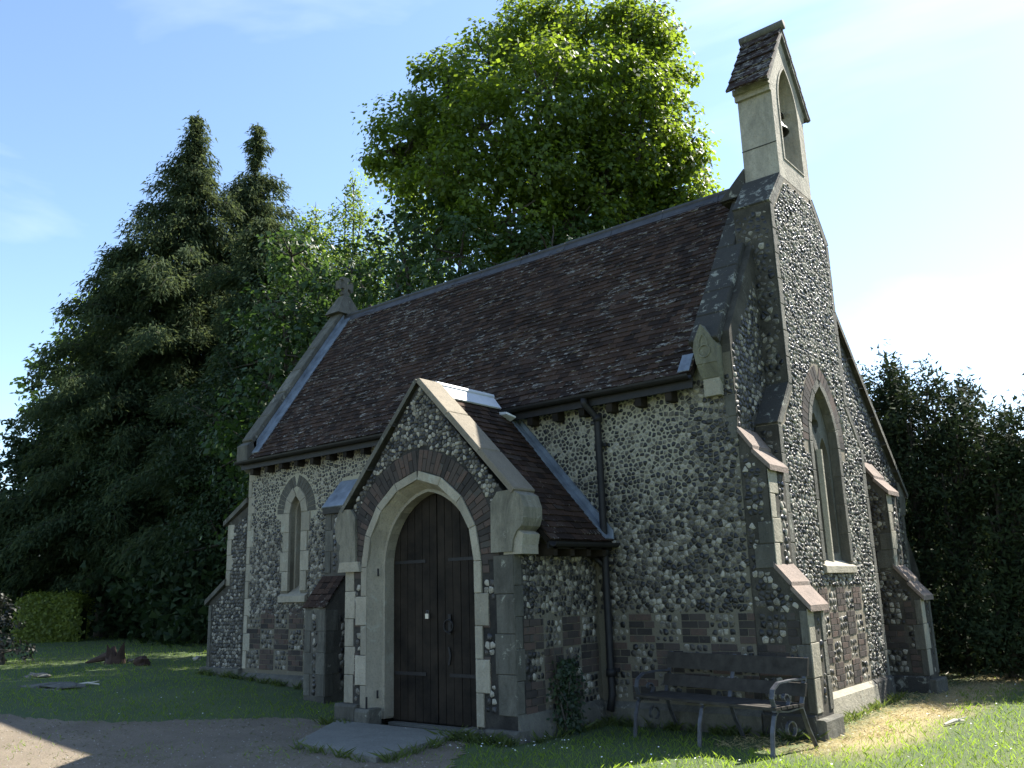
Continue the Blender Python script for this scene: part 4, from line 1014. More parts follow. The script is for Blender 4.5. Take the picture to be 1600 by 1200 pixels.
pk = empty('padlock', 'small pale metal padlock hanging on the dark plank door', 'padlock', (PC-.13, yd-.02, 1.36))
mb = MB(); mb.box(-.028, .028, -.012, .012, -.07, -.01); mb.build('lock_body', BRASS, pk)
mb = MB(); mb.tube([(-.018, 0, -.012)]+[(.018*math.cos(a), 0, .012+.018*math.sin(a)) for a in np.linspace(math.pi, 0, 7)]+[(.018, 0, -.012)], .005, 6); mb.build('shackle', STEEL, pk)

emit_pieces(300)

# ---- door slab
sl0 = [(-4.95, -1.80), (-4.05, -3.12), (-2.56, -3.28), (-2.90, -1.76)]
v = [(x, y, -.1) for x, y in sl0]+[(x, y, gz(x, y)+.055) for x, y in sl0]; ins = [(-4.90, -1.82), (-4.03, -3.07), (-2.61, -3.22), (-2.94, -1.79)]
v += [(x, y, gz(x, y)+.068) for x, y in ins]
tag(mesh_obj('doorstep_slab', v, [(0,1,5,4),(1,2,6,5),(2,3,7,6),(3,0,4,7),(4,5,9,8),(5,6,10,9),(6,7,11,10),(7,4,8,11),(8,9,10,11)], CONC), 'grey concrete slab on the ground in front of the porch door', 'step')

# ================================================================== BENCH
be = empty('bench', 'dark slatted garden bench with scrolled grey iron ends against the flint wall', 'bench', (-.24, -.7, 0))
def bb(name, fn, mat, par=None):
    m_ = MB(); fn(m_); o = m_.build(name, mat, par or be); o.location = (0, 0, 0); 
    o.matrix_parent_inverse = Matrix.Translation((.24, .7, 0)); return o
XL, XR, XM = -1.14, .64, -.24
for xx in (XL, XM, XR):
    end = xx != XM
    front = [(xx, -1.13, -.01), (xx, -1.10, .22), (xx, -1.05, .36), (xx, -.98, .415)]
    back = [(xx, -.40, -.01), (xx, -.52, .2), (xx, -.60, .40)]
    bb('front_leg', lambda m_: m_.strap(front, .045, .016, (1, 0, 0)), STEEL)
    bb('rear_leg', lambda m_: m_.strap(back, .045, .016, (1, 0, 0)), STEEL)
    bb('seat_bearer', lambda m_: m_.strap([(xx, -1.05, .405), (xx, -.85, .385), (xx, -.60, .40)], .045, .016, (1, 0, 0)), STEEL)
    bb('back_upright', lambda m_: m_.strap([(xx, -.60, .40), (xx, -.52, .62), (xx, -.44, .86)], .045, .016, (1, 0, 0)), STEEL)
    if end:
        loop = [(xx, -.52, .66), (xx, -.75, .665), (xx, -.95, .655), (xx, -1.04, .60), (xx, -1.065, .52), (xx, -1.04, .44), (xx, -.96, .40)]
        bb('armrest', lambda m_: m_.strap(loop, .05, .016, (1, 0, 0)), STEEL)
        sc = [(xx, -.86+(.085-.010*k/2)*math.cos(a), .50+(.085-.010*k/2)*math.sin(a)) for k, a in enumerate(np.linspace(-2.2, 3.6, 14))]
        bb('scroll', lambda m_: m_.strap(sc, .04, .012, (1, 0, 0)), STEEL)
        sc2 = [(xx, -.80+.07*math.cos(a), .22+.07*math.sin(a)) for a in np.linspace(-1.2, 3.8, 12)]
        bb('scroll', lambda m_: m_.strap(sc2, .035, .012, (1, 0, 0)), STEEL)
be.location = (-.19, -.55, 0); be.rotation_euler = (0, 0, math.radians(-12.5))
for k in range(5):
    y = -1.03+k*.095; bb('seat_slat', lambda m_: m_.box(XL-.04, XR+.04, y-.037, y+.037, .415, .440), WOODB)
for (z, y, h) in ((.56, -.56, .06), (.77, -.485, .085)):
    bb('back_slat', lambda m_: m_.hull8([(XL-.04, y-.028, z-h), (XR+.04, y-.028, z-h), (XR+.04, y-.0, z-h), (XL-.04, y-.0, z-h)], [(XL-.04, y+.012, z+h), (XR+.04, y+.012, z+h), (XR+.04, y+.04, z+h), (XL-.04, y+.04, z+h)]), WOODB)

# ================================================================== VEGETATION
TRI_LEAVES = {'cypress_spray', 'dark_evergreen_leaf', 'yew_needle', 'shrub_leaf', 'privet_leaf'}
def leaf_mesh(name, C_, D_, Nn, Ls, Ws, mat, parent, tone_, kind=None):
    k = len(C_); S_ = np.cross(D_, Nn); S_ /= np.linalg.norm(S_, axis=1, keepdims=True)+1e-9
    Ls = Ls[:, None]; Ws = Ws[:, None]
    if mat.name in TRI_LEAVES:
        V = np.stack([C_+S_*Ws*.55, C_-S_*Ws*.55+D_*Ls*.15, C_+D_*Ls], 1).reshape(-1, 3); F = np.arange(3*k).reshape(k, 3)
        o = fast_mesh(name, V, F, mat, parent, np.repeat(np.stack([tone_, tone_*0, tone_*0], 1), 3, 0))
        if kind: o['kind'] = kind
        return o
    a = C_; b = C_+D_*Ls*.5+S_*Ws*.5; c = C_+D_*Ls; d = C_+D_*Ls*.5-S_*Ws*.5
    V = np.stack([a, b, c, d], 1).reshape(-1, 3); F = np.arange(4*k).reshape(k, 4)
    T_ = np.repeat(np.stack([tone_, tone_*0, tone_*0], 1), 4, 0)
    o = fast_mesh(name, V, F, mat, parent, T_)
    if kind: o['kind'] = kind
    return o
def unit(k):
    v = rng.normal(size=(k, 3)); return v/np.linalg.norm(v, axis=1, keepdims=True)
def crown_leaves(lobes, dens, per, rc, leaf, wid=.7, up=.5, droop=.25, flat=.6, deep=.72):
    """lobes: (centre, (rx,ry,rz)). returns arrays of leaves grouped in twig clumps"""
    CC, OO = [], []
    L_ = [(np.array(c, float), np.array(r, float)) for c, r in lobes]
    for i, (c, r) in enumerate(L_):
        k = max(6, int(dens*(r[0]*r[1]+r[1]*r[2]+r[0]*r[2])*4.2)); u = unit(k)
        rad = np.where(rng.random(k) < .72, rng.uniform(.84, 1.06, k), rng.uniform(.35, .85, k))[:, None]
        p = c+u*r*rad; keep = np.ones(k, bool)
        for j, (c2, r2) in enumerate(L_):
            if j != i: keep &= (((p-c2)/r2)**2).sum(1) > deep**2*.72
        p = p[keep]; u = u[keep]; CC.append(p); OO.append(u)
    P_ = np.concatenate(CC); O_ = np.concatenate(OO); k = len(P_)
    rs = rc*rng.uniform(.55, 1.35, k)
    q = unit(k*per).reshape(k, per, 3); rr = rng.random((k, per, 1))**(1/2.2)
    off = q*rr*rs[:, None, None]*np.array([1, 1, flat])
    lp = (P_[:, None, :]+off).reshape(-1, 3)
    nn = (q*.6+O_[:, None, :]*.5+np.array([0, 0, up])+rng.normal(size=(k, per, 3))*.45).reshape(-1, 3)
    nn /= np.linalg.norm(nn, axis=1, keepdims=True)
    dd = (q*.8+O_[:, None, :]*.5+np.array([0, 0, -droop])+rng.normal(size=(k, per, 3))*.4).reshape(-1, 3)
    dd -= nn*(dd*nn).sum(1, keepdims=True); dd /= np.linalg.norm(dd, axis=1, keepdims=True)+1e-9
    n_ = len(lp); ls = leaf*rng.uniform(.6, 1.35, n_)
    tn = np.clip(np.repeat(rng.random(k), per)*.6+rng.random(n_)*.4, 0, 1)
    return lp, dd, nn, ls, ls*wid, tn
def limb(mb, a, b, r0, r1, wob=.1, n_=6, sag=0):
    a = np.array(a, float); b = np.array(b, float); Ld = np.linalg.norm(b-a); pts = []
    for i in range(n_+1):
        t = i/n_; p = a+(b-a)*t; w = math.sin(math.pi*t)*wob*Ld
        pts.append(p+np.array([random.uniform(-1, 1), random.uniform(-1, 1), random.uniform(-.4, .4)+sag])*w*.5)
    pts[0] = a; pts[-1] = b
    mb.tube(pts, [r0+(r1-r0)*i/n_ for i in range(n_+1)], 7)
def tree(name, label, cat, base, lobes, mat, dens, per, rc, leaf, trunk_r=.25, group=None, wid=.7, up=.5, droop=.25, flat=.6, trunk_h=.45, bark=None, deep=.72, twigs=True):
    bx, by = base; bz = gz(bx, by); t = empty(name, label, cat, (bx, by, bz), group); inv = Matrix.Translation((-bx, -by, -bz))
    lp, dd, nn, ls, ws, tn = crown_leaves(lobes, dens, per, rc, leaf, wid, up, droop, flat, deep)
    ok = lp[:, 2] > bz+.1
    o = leaf_mesh('crown', lp[ok], dd[ok], nn[ok], ls[ok], ws[ok], mat, t, tn[ok]); o.matrix_parent_inverse = inv
    top = max(c[2] for c, r in lobes); cm = np.mean([c for c, r in lobes], 0)
    fork = np.array([bx+(cm[0]-bx)*.4, by+(cm[1]-by)*.4, bz+(top-bz)*trunk_h]); tr_ = MB()
    limb(tr_, (bx, by, bz-.2), fork, trunk_r, trunk_r*.62, .04)
    for c, r in lobes:
        c = np.array(c, float); c2 = c+np.array([0, 0, r[2]*.4]); limb(tr_, fork+np.array([0, 0, random.uniform(-.8, .2)]), c, trunk_r*.42, trunk_r*.14, .10)
        if twigs:
            for _ in range(5):
                u = np.array([random.gauss(0, 1), random.gauss(0, 1), random.gauss(.3, .8)]); u /= np.linalg.norm(u)
                limb(tr_, c, c+u*np.array(r)*.85, trunk_r*.13, trunk_r*.04, .1, 4)
    o = tr_.build('trunk', bark or BARK, t, True); o.matrix_parent_inverse = inv
    return t
def PL(u, v, hd, rpx, rz=None, ry=None):
    """lobe seen at (u,v), hd away, radius rpx photograph pixels"""
    p = at(u, v, hd); d = np.linalg.norm(p-CAM_P); r = rpx*d/FPX; return (tuple(p), (r, (ry or r), (rz*d/FPX if rz else r)))

SYC = m_leaf('sycamore_leaf', (.035, .064, .013), (.075, .115, .020), .50, (.18, .25, .018), .5, .3)
LIME = m_leaf('young_leaf', (.055, .095, .022), (.11, .155, .032), .5, (.20, .28, .035))
CON = m_leaf('cypress_spray', (.018, .034, .017), (.056, .076, .036), .25, (.11, .14, .05), .9, .1)
DRK = m_leaf('dark_evergreen_leaf', (.013, .026, .011), (.030, .050, .018), .2, (.04, .07, .018), .6, .15)
MID = m_leaf('holly_leaf', (.018, .040, .012), (.040, .072, .020), .3, (.06, .11, .02), .5, .25)
YEW = m_leaf('yew_needle', (.012, .022, .010), (.036, .050, .022), .12, (.04, .06, .02), .8, .1)
HDG = m_leaf('privet_leaf', (.07, .10, .015), (.17, .21, .03), .35, (.22, .27, .03))
GRS = m_leaf('grass_blade', (.045, .092, .013), (.14, .20, .032), .5, (.24, .35, .03))
STRAW = m_leaf('dry_grass_blade', (.30, .24, .11), (.42, .35, .18), .3, (.4, .33, .15))
IVY = m_leaf('ivy_leaf', (.010, .022, .008), (.022, .042, .013), .2, (.03, .06, .012))

# sycamore behind the roof
lob = [PL(650, 215, 21, 62, 55), PL(700, 150, 21, 58, 55), PL(640, 260, 22, 50, 35), PL(770, 100, 22, 60), PL(830, 60, 23, 58), PL(910, 62, 22, 62), PL(990, 70, 22, 60), PL(1025, 120, 22, 50),
       PL(1020, 195, 22, 58), PL(1035, 265, 22, 58, 50), PL(960, 160, 21, 80), PL(860, 150, 20, 85), PL(760, 200, 20, 75), PL(700, 290, 20, 70, 60), PL(830, 270, 20, 70, 55), PL(960, 270, 24, 60, 40), PL(1000, 340, 23, 60, 35), PL(900, 360, 21, 75, 40), PL(780, 350, 20, 85, 60), PL(1060, 300, 22, 46), PL(1075, 230, 22, 22), PL(610, 235, 21, 32), PL(1045, 330, 22, 50), PL(860, 30, 22, 30), PL(960, 35, 22, 32), PL(1020, 40, 22, 30), PL(940, 300, 21, 70, 50), PL(1000, 230, 21, 60), PL(880, 280, 21, 70)]
b = at(925, 500, 22)
tree('sycamore_tree', 'tall broad sycamore with sunlit yellow-green right side behind the chapel roof', 'tree', (b[0], b[1]), lob, SYC, 3.7, 64, .50, .128, .42, wid=.8, trunk_h=.5, up=.6)

# left conifers with drooping sprays
def conifer(name, label, base, H, rad, mat, nb, group=None, bare_top=None, lean=(0, 0), z0=1.8, seed=1):
    bx, by = base; bz = gz(bx, by); t = empty(name, label, 'tree', (bx, by, bz), group); inv = Matrix.Translation((-bx, -by, -bz))
    C_, D_, N_, Ls_, T_ = [], [], [], [], []; tr_ = MB()
    lx, ly = lean; pts = [(bx+lx*s, by+ly*s, bz-.2+(H)*s) for s in np.linspace(0, 1, 9)]; tr_.tube(pts, [max(.02, .28*(1-s)**.8) for s in np.linspace(0, 1, 9)], 7)
    for i in range(nb):
        s = z0/H+(1-z0/H)*(i+random.random())/nb
        if bare_top and bare_top[0] < s < bare_top[1] and random.random() < .93: continue
        z = bz+H*s; az = i*2.399+random.uniform(-.4, .4); R = rad(s)*random.choice((random.uniform(.4, .8), random.uniform(.75, 1.2)))*(1+.28*math.sin(2*az+s*9+bx)+.15*math.sin(5*az-s*31))
        if R < .06: R = .06
        d = np.array([math.cos(az), math.sin(az), 0])
        o = np.array([bx+lx*s, by+ly*s, z]); rise = R*random.uniform(.0, .55)
        k = max(3, int(R*6)); br = []
        for j in range(k+1):
            q = j/k; br.append(o+d*R*q+np.array([0, 0, rise*math.sin(q*2.2)-R*.18*q*q]))
        tr_.tube(br, [max(.008, .035*(1-j/(k+1))*min(1, R/2)) for j in range(k+1)], 4, cap=False)
        for j in range(k+1):
            if j/k < .18 and R > 1: continue
            nsp = 54 if R > .5 else 20
            for _ in range(nsp):
                side = random.gauss(0, 1)*.20*(R**.5)*(1.1-.5*j/k); p = br[j]+np.array([-d[1], d[0], 0])*side+d*random.gauss(0, .14)+np.array([0, 0, random.gauss(-.16, .20)*min(1, .3+R*.5)])
                C_.append(p); v = d*random.uniform(.1, .9)+np.array([-d[1], d[0], 0])*(side*1.5+random.gauss(0, .35))+np.array([0, 0, random.uniform(-1.5, .05)]); D_.append(v)
                N_.append(np.array([random.gauss(0, .6), random.gauss(0, .6), .8])); Ls_.append(random.uniform(.11, .30)); T_.append(random.random())
    # leader
    for j in range(60):
        s = random.uniform(.93, 1.01); C_.append(np.array([bx+lx*s, by+ly*s, bz+H*s])+np.array([random.gauss(0, .05), random.gauss(0, .05), 0])); D_.append(np.array([random.gauss(0, .6), random.gauss(0, .6), random.uniform(-.4, 1)])); N_.append(unit(1)[0]); Ls_.append(.2); T_.append(.5)
    C_, D_, N_ = map(np.array, (C_, D_, N_)); D_ /= np.linalg.norm(D_, axis=1, keepdims=True); Ls_ = np.array(Ls_)
    o = leaf_mesh('crown', C_, D_, N_, Ls_, Ls_*.26, mat, t, np.array(T_)); o.matrix_parent_inverse = inv
    o = tr_.build('trunk', BARK, t, True); o.matrix_parent_inverse = inv
    return t
def top(u, v, hd): return at(u, v, hd)
a = top(308, 183, 35); conifer('cypress_tree', 'tallest dark cypress with drooping sprays, left of the chapel', (a[0], a[1]), a[2]-gz(a[0], a[1]), lambda s: (.08+6.3*(1-s)**1.0)*(1 if s > .3 else 1), CON, 330, 'cypresses left of the chapel')
a = top(404, 197, 36); conifer('cypress_tree', 'dark cypress with a thin bare-stemmed leaning tip, right of the tallest one', (a[0]-.5, a[1]-.3), a[2]-gz(a[0], a[1]), lambda s: (.42*math.exp(-((s-.945)/.024)**2)+.05 if s > .885 else .12+6.2*(.93-s)**.72), CON, 330, 'cypresses left of the chapel', lean=(.5, .3), bare_top=(.885, .912))
a = top(205, 380, 35); conifer('cypress_tree', 'shorter broad dark cypress on the left flank of the cypress group', (a[0], a[1]), a[2]-gz(a[0], a[1]), lambda s: 0.3+4.4*(1-s)**.75, CON, 260, 'cypresses left of the chapel')
a = top(415, 345, 31); conifer('cypress_tree', 'broad low cypress close behind the east gable of the chapel', (a[0], a[1]), a[2]-gz(a[0], a[1]), lambda s: .3+4.0*(1-s)**.75, CON, 240, 'cypresses left of the chapel')
# left flank broadleaf mass
b = at(155, 700, 41); tree('maple_tree', 'tree with a bright yellow-green sunlit top behind the left cypresses', 'tree', (b[0], b[1]), [PL(160, 472, 41, 28), PL(140, 520, 41, 40), PL(185, 530, 41, 45), PL(110, 600, 41, 60), PL(170, 600, 41, 60), PL(150, 700, 41, 80)], LIME, 1.5, 26, .5, .24, .3, up=.5)
b = at(60, 800, 38); tree('holly_tree', 'dark bushy evergreen tree sloping down at the left edge', 'tree', (b[0], b[1]), [PL(105, 610, 38, 42), PL(65, 690, 38, 50), PL(125, 710, 37, 80), PL(25, 770, 37, 60), PL(100, 800, 36, 80), PL(-30, 800, 37, 60), PL(40, 850, 36, 60), PL(-60, 870, 37, 70)], DRK, 2.2, 30, .55, .21, .3, flat=.7)
def HL(label, pts, hd, mat=DRK, u0=None, leaf=.13):
    b = at(u0 or pts[0][0], 800, hd)
    tree('holly_tree', label, 'tree', (b[0], b[1]), [PL(u, v, hd+random.uniform(-1, 1), r) for u, v, r in pts], mat, 2.6, 34, .5, leaf, .28, flat=.7)
HL('dense dark evergreen tree in front of the cypresses, left of the chapel', [(250, 640, 60), (190, 690, 60), (300, 700, 75), (200, 780, 70), (300, 800, 80), (250, 850, 60), (345, 850, 60), (170, 850, 50)], 34)
HL('dark evergreen tree touching the left end of the chapel in view', [(375, 600, 50), (340, 650, 60), (400, 660, 70), (350, 730, 80), (400, 780, 70), (350, 850, 75), (330, 930, 50), (390, 900, 60)], 28, DRK, 370)
HL('tall dark evergreen tree behind the east gable, deeper in the wood', [(430, 470, 50), (470, 520, 60), (420, 560, 65), (500, 500, 50), (520, 570, 70), (440, 640, 80), (520, 680, 80), (420, 760, 80), (500, 780, 80), (460, 870, 80)], 28, DRK, 460)
for x_, y_, lb in ((-15.2, 9.0, 'dark evergreen tree in the wood, between the light young trees and the sycamore'), (-18.8, 9.6, 'dark evergreen tree in the wood behind the light young trees'), (-22.6, 10.2, 'dark evergreen tree deepest in the wood behind the cypresses'), (-26.5, 10.6, 'dark evergreen tree at the far left of the wood behind the cypresses')):
    g_ = gz(x_, y_); tree('holly_tree', lb, 'tree', (x_, y_), [((x_+random.uniform(-.9, .9), y_+random.uniform(-.8, .8), g_+z_), (2.2-z_*.06, 2.0, 1.6)) for z_ in (1.6, 3.4, 5.2, 7.0, 8.8, 10.2)], DRK, 2.4, 26, .5, .15, .25, flat=.7)
# light young trees between
for i, (u, v, hd, lb) in enumerate(((493, 325, 29, 'slender light green young tree just right of the cypresses'), (552, 280, 30, 'taller light green feathery tree left of the sycamore'), (655, 290, 33, 'pale green feathery tree partly behind the left side of the sycamore'))):
    b = at(u, 600, hd); lobs = [PL(u, v+12, hd, 11, 26), PL(u-12, v+45, hd, 22, 28), PL(u+14, v+55, hd, 22, 26), PL(u-14, v+95, hd, 36, 36), PL(u+20, v+110, hd, 40, 40), PL(u-30, v+140, hd, 34, 40), PL(u+34, v+150, hd, 34, 40), PL(u, v+170, hd, 52, 52)]
    tree('birch_tree', lb, 'tree', (b[0], b[1]), lobs, LIME, 3.0, 34, .34, .13, .14, 'light young trees behind the chapel', wid=.55, up=.3, droop=.0, flat=1.0)
# dark broadleaf evergreens behind the roof
b = at(480, 650, 22); tree('holly_tree', 'dark leafy tree directly behind the east end cross', 'tree', (b[0], b[1]), [PL(455, 400, 23, 45), PL(500, 440, 23, 60), PL(440, 500, 22, 60), PL(540, 470, 22, 60), PL(490, 560, 21, 75), PL(420, 600, 21, 70), PL(400, 700, 21, 70), PL(560, 540, 22, 60), PL(480, 700, 22, 90), PL(560, 660, 22, 90), PL(450, 820, 22, 90), PL(540, 800, 22, 90), PL(620, 760, 22, 90), PL(600, 880, 22, 80), PL(500, 900, 22, 80)], MID, 2.5, 30, .42, .16, .25)
b = at(650, 600, 19); tree('yew_tree', 'dark green tree behind the middle of the chapel roof', 'tree', (b[0], b[1]), [PL(625, 375, 20, 50), PL(680, 370, 20, 60), PL(620, 440, 20, 65), PL(720, 400, 19, 70), PL(790, 420, 19, 70), PL(560, 430, 21, 50), PL(680, 480, 19, 80), PL(860, 400, 19, 60), PL(780, 500, 19, 80), PL(680, 620, 20, 100), PL(780, 640, 20, 100), PL(720, 780, 20, 100), PL(820, 780, 20, 90)], MID, 2.6, 30, .40, .14, .25)
b = at(960, 500, 21); tree('holly_tree', 'dark bushy tree under the sycamore beside the upper chapel roof', 'tree', (b[0], b[1]), [PL(920, 400, 20, 60), PL(1000, 370, 21, 45), PL(1060, 350, 22, 35), PL(940, 460, 20, 80), PL(1080, 420, 21, 60)], MID, 2.4, 28, .4, .15, .2)

# yews on the right
ylabels = ['dark yew next to the gable end of the chapel', 'dark yew with the highest spire, second from the gable', 'dark yew in the middle of the right-hand row', 'dark yew fourth from the gable, lower than its neighbours', 'dark yew at the right edge of the lawn', 'dark yew beyond the right edge of the row']
for i, (u, v, hd) in enumerate(((1345, 565, 19), (1395, 548, 18.5), (1450, 572, 18), (1510, 592, 17.5), (1575, 640, 17), (1650, 650, 17))):
    b = at(u, 990, hd); lobs = []
    for k in range(8):
        uu = u+random.uniform(-36, 36); vv = v+12+abs(uu-u)*.7+random.uniform(0, 26) if k else v+10
        if k == 0: uu = u
        lobs.append(PL(uu, vv+26, hd+random.uniform(-.6, .6), 13, 32))
        lobs.append(PL(uu, vv+85, hd+random.uniform(-.6, .6), 24, 40))
    for vv in (680, 740, 800, 860, 920, 975, 1010): lobs += [PL(u+random.uniform(-40, -10), vv, hd-.5, 40, 50), PL(u+random.uniform(10, 40), vv, hd-.3, 40, 50)]
    tree('yew_tree', ylabels[i], 'tree', (b[0], b[1]), lobs, YEW, 5.4, 38, .28, .105, .10, 'row of dark yews right of the chapel', wid=.42, up=.25, droop=-.35, flat=1.1, trunk_h=.4, twigs=False)
# distant wood closing the view
def wood(name, label, pts, h, depth, mat, k, leaf=.4, per=14):
    C_ = []
    for i in range(k):
        t = random.random()*(len(pts)-1); j = int(t); f_ = t-j; p = np.array(pts[j])*(1-f_)+np.array(pts[j+1])*f_
        hh = h*(.75+.25*math.sin(t*5)+.15*math.sin(t*13)); r = random.random()**.6
        C_.append((p[0]+random.gauss(0, depth), p[1]+random.gauss(0, depth), gz(*p)+r*hh))
    C_ = np.array(C_); q = unit(k*per).reshape(k, per, 3)
    lp = (C_[:, None]+q*.9*rng.random((k, per, 1))).reshape(-1, 3); n_ = len(lp); ls = rng.uniform(leaf*.6, leaf*1.3, n_)
    nn = unit(n_)+np.array([0, 0, .6]); dd = unit(n_); dd -= nn*(dd*nn).sum(1, keepdims=True)/(nn*nn).sum(1, keepdims=True); dd /= np.linalg.norm(dd, axis=1, keepdims=True); nn /= np.linalg.norm(nn, axis=1, keepdims=True)
    o = leaf_mesh(name, lp, dd, nn, ls, ls*.8, mat, None, rng.random(n_)); tag(o, label, 'woodland', kind='stuff')
wood('woodland', 'dark far woodland behind the churchyard trees', [(-70, 10), (-50, 24), (-32, 24), (-20, 24), (-10, 24), (0, 24), (9, 24), (20, 22), (34, 16)], 6.5, 1.4, DRK, 5200)
wood('undergrowth', 'dark bramble undergrowth at the foot of the left trees', [(-46, 0), (-34, 7), (-27, 7.5), (-20, 6), (-16, 7), (-13, 9)], 2.6, .9, DRK, 3000, .24, 20)
wood('undergrowth', 'low dark growth at the lawn edge under the yews', [(-3, 10.6), (-1, 9.9), (.6, 9.4), (2, 9.0), (4, 8.4)], 1.3, .35, YEW, 1900, .13, 24)
wood('undergrowth', 'black-green thicket at the foot of the right-hand yews', [(-6, 13.5), (-2, 12.6), (1, 11.6), (4, 10.6), (8, 9)], 3.4, .55, YEW, 2600, .19, 20)

# hedge
hp0, hp1 = at(40, 975, 33), at(128, 975, 32.5)
hx0, hy0, hx1, hy1 = hp0[0], hp0[1], hp1[0], hp1[1]; dh = np.array([hx1-hx0, hy1-hy0]); Lh = np.linalg.norm(dh); dh /= Lh; nh = np.array([dh[1], -dh[0]])
k = 16000; s_ = rng.random(k)*Lh; side = rng.random(k); hz = rng.random(k); w_ = rng.uniform(-.6, .6, k)
face = side < .55
H_ = 1.18+.12*np.sin(s_*1.7)+.06*np.sin(s_*5.1)
off = np.where(face, np.where(rng.random(k) < .8, .6, -.6), w_); zz = np.where(face, hz*H_, H_)
base_z = np.array([gz(hx0+dh[0]*t_, hy0+dh[1]*t_) for t_ in s_])
C_ = np.stack([hx0+dh[0]*s_+nh[0]*off, hy0+dh[1]*s_+nh[1]*off, base_z+zz], 1)+rng.normal(size=(k, 3))*np.array([.10, .10, .09])
nn = unit(k)*.7+np.stack([nh[0]*np.where(face, 1, 0), nh[1]*np.where(face, 1, 0), np.where(face, .3, 1)], 1); nn /= np.linalg.norm(nn, axis=1, keepdims=True); dd = unit(k); dd -= nn*(dd*nn).sum(1, keepdims=True); dd /= np.linalg.norm(dd, axis=1, keepdims=True)
hg = empty('hedge', 'low clipped yellow-green hedge with a sunlit top at the far left', 'hedge', (hx0, hy0, gz(hx0, hy0)))
inv = Matrix.Translation((-hx0, -hy0, -gz(hx0, hy0)))
o = leaf_mesh('hedge_leaves', C_, dd, nn, rng.uniform(.07, .13, k), rng.uniform(.05, .09, k), HDG, hg, rng.random(k)); o.matrix_parent_inverse = inv; o['kind'] = 'stuff'
q0 = np.array([hx0, hy0]); q1 = np.array([hx1, hy1]); c4 = [q0+nh*.5, q1+nh*.5, q1-nh*.5, q0-nh*.5]
mb = MB(); mb.hull8([(p[0], p[1], gz(*p)-.1) for p in c4], [(p[0], p[1], gz(*p)+.9) for p in c4]); o = mb.build('hedge_core', DRK, hg); o.matrix_parent_inverse = inv

# shrub at left edge, climber on the porch wall
b = at(5, 1040, 23); p = np.array([b[0], b[1]])
zb = gz(*p); tree('shrub', 'dark twiggy shrub cut by the left edge of the picture', 'shrub', (p[0], p[1]), [((p[0]-.4, p[1]-.2, zb+.7), (.7, .7, .8)), ((p[0]-.8, p[1]-.4, zb+1.2), (.6, .6, .6)), ((p[0]+.1, p[1]+.1, zb+.3), (.5, .5, .4))], m_leaf('shrub_leaf', (.014, .017, .012), (.035, .035, .024), .15), 6, 24, .2, .08, .08)
iv = empty('climbing_plant', 'leafy dark green plant growing up the porch side wall', 'plant', (-1.98, -.88, gz(-2, -.9)))
k = 1100; hz = rng.random(k)**1.5; yy = -.92+rng.normal(size=k)*(.08+.06*np.sin(hz*3.1))+.08*hz; C_ = np.stack([-1.99+np.abs(rng.normal(size=k))*.07*(1.1-hz), yy, .02+hz*.80], 1)
nn = unit(k)*.6+np.array([.8, -.2, .3]); nn /= np.linalg.norm(nn, axis=1, keepdims=True); dd = unit(k)+np.array([0, 0, -.5]); dd -= nn*(dd*nn).sum(1, keepdims=True); dd /= np.linalg.norm(dd, axis=1, keepdims=True)
o = leaf_mesh('leaves', C_, dd, nn, rng.uniform(.03, .07, k), rng.uniform(.02, .05, k), IVY, iv, rng.random(k)); o['kind'] = 'stuff'; o.matrix_parent_inverse = Matrix.Translation((1.98, .88, -gz(-2, -.9)))
mb = MB()
for j in range(9): limb(mb, (-1.96+random.uniform(-.02, .05), -.92+random.uniform(-.08, .08), 0), (-2.02, -.9+random.uniform(-.2, .25), random.uniform(.6, 1.0)), .012, .004, .12)
o = mb.build('stems', BARK, iv); o.matrix_parent_inverse = Matrix.Translation((1.98, .88, -gz(-2, -.9)))

# ------------------------------------------------------------------ grass
def in_rects(x, y):
    bad = (x > -L-1.2) & (x < .0) & (y > -.10) & (y < YN+.1)
    bad |= (x > -5.08) & (x < -1.93) & (y > PY-.1) & (y < 0)
    bad |= (x > -.1) & (x < P_+.1) & (y > .4) & (y < M0+1.6)
    bad |= (x > -.1) & (x < .70) & (y > -.08) & (y < .5); bad |= (x > -.1) & (x < .70) & (y > 4.28) & (y < 4.86)
    bad |= (x > -7.05) & (x < -6.47) & (y > -.8) & (y < 0)
    return bad
def scatter(k, r0, r1, a0, a1):
    r = r0*(r1/r0)**(rng.random(k)**.85); a = rng.uniform(a0, a1, k); return CAM_P[0]+r*np.cos(a), CAM_P[1]+r*np.sin(a), r
def blades(name, label, x, y, r, h0, h1, wfac, mat, lean=.5, per=1):
    k = len(x); z = np.array([gz(a, b) for a, b in zip(x, y)])
    h = rng.uniform(h0, h1, k)*(.7+.6*rng.random(k)); az = rng.uniform(0, 2*math.pi, k); ln = rng.normal(size=(k, 2))*lean*h[:, None]
    w = wfac*(.5+r/9.)*rng.uniform(.7, 1.3, k); s = np.stack([np.cos(az)*w, np.sin(az)*w, z*0], 1); b = np.stack([x, y, z-.005], 1)
    tip = b+np.stack([ln[:, 0], ln[:, 1], h], 1); mid = b+np.stack([ln[:, 0]*.35, ln[:, 1]*.35, h*.55], 1)
    V = np.stack([b-s, b+s, mid+s*.55, tip], 1).reshape(-1, 3); i = np.arange(k)*4
    F = np.concatenate([np.stack([i, i+1, i+2], 1), np.stack([i, i+2, i+3], 1)])
    t = np.clip(rng.random(k)*.55+.22+.22*np.sin(x*.9+1.3*np.sin(y*.7))*np.sin(y*1.1+x*.3)+.15*np.sin(x*3.3)*np.sin(y*2.7), 0, 1); T_ = np.repeat(np.stack([t, t*0, t*0], 1), 4, 0)
    o = fast_mesh(name, V, F, mat, None, T_); tag(o, label, 'grass', kind='stuff'); return o
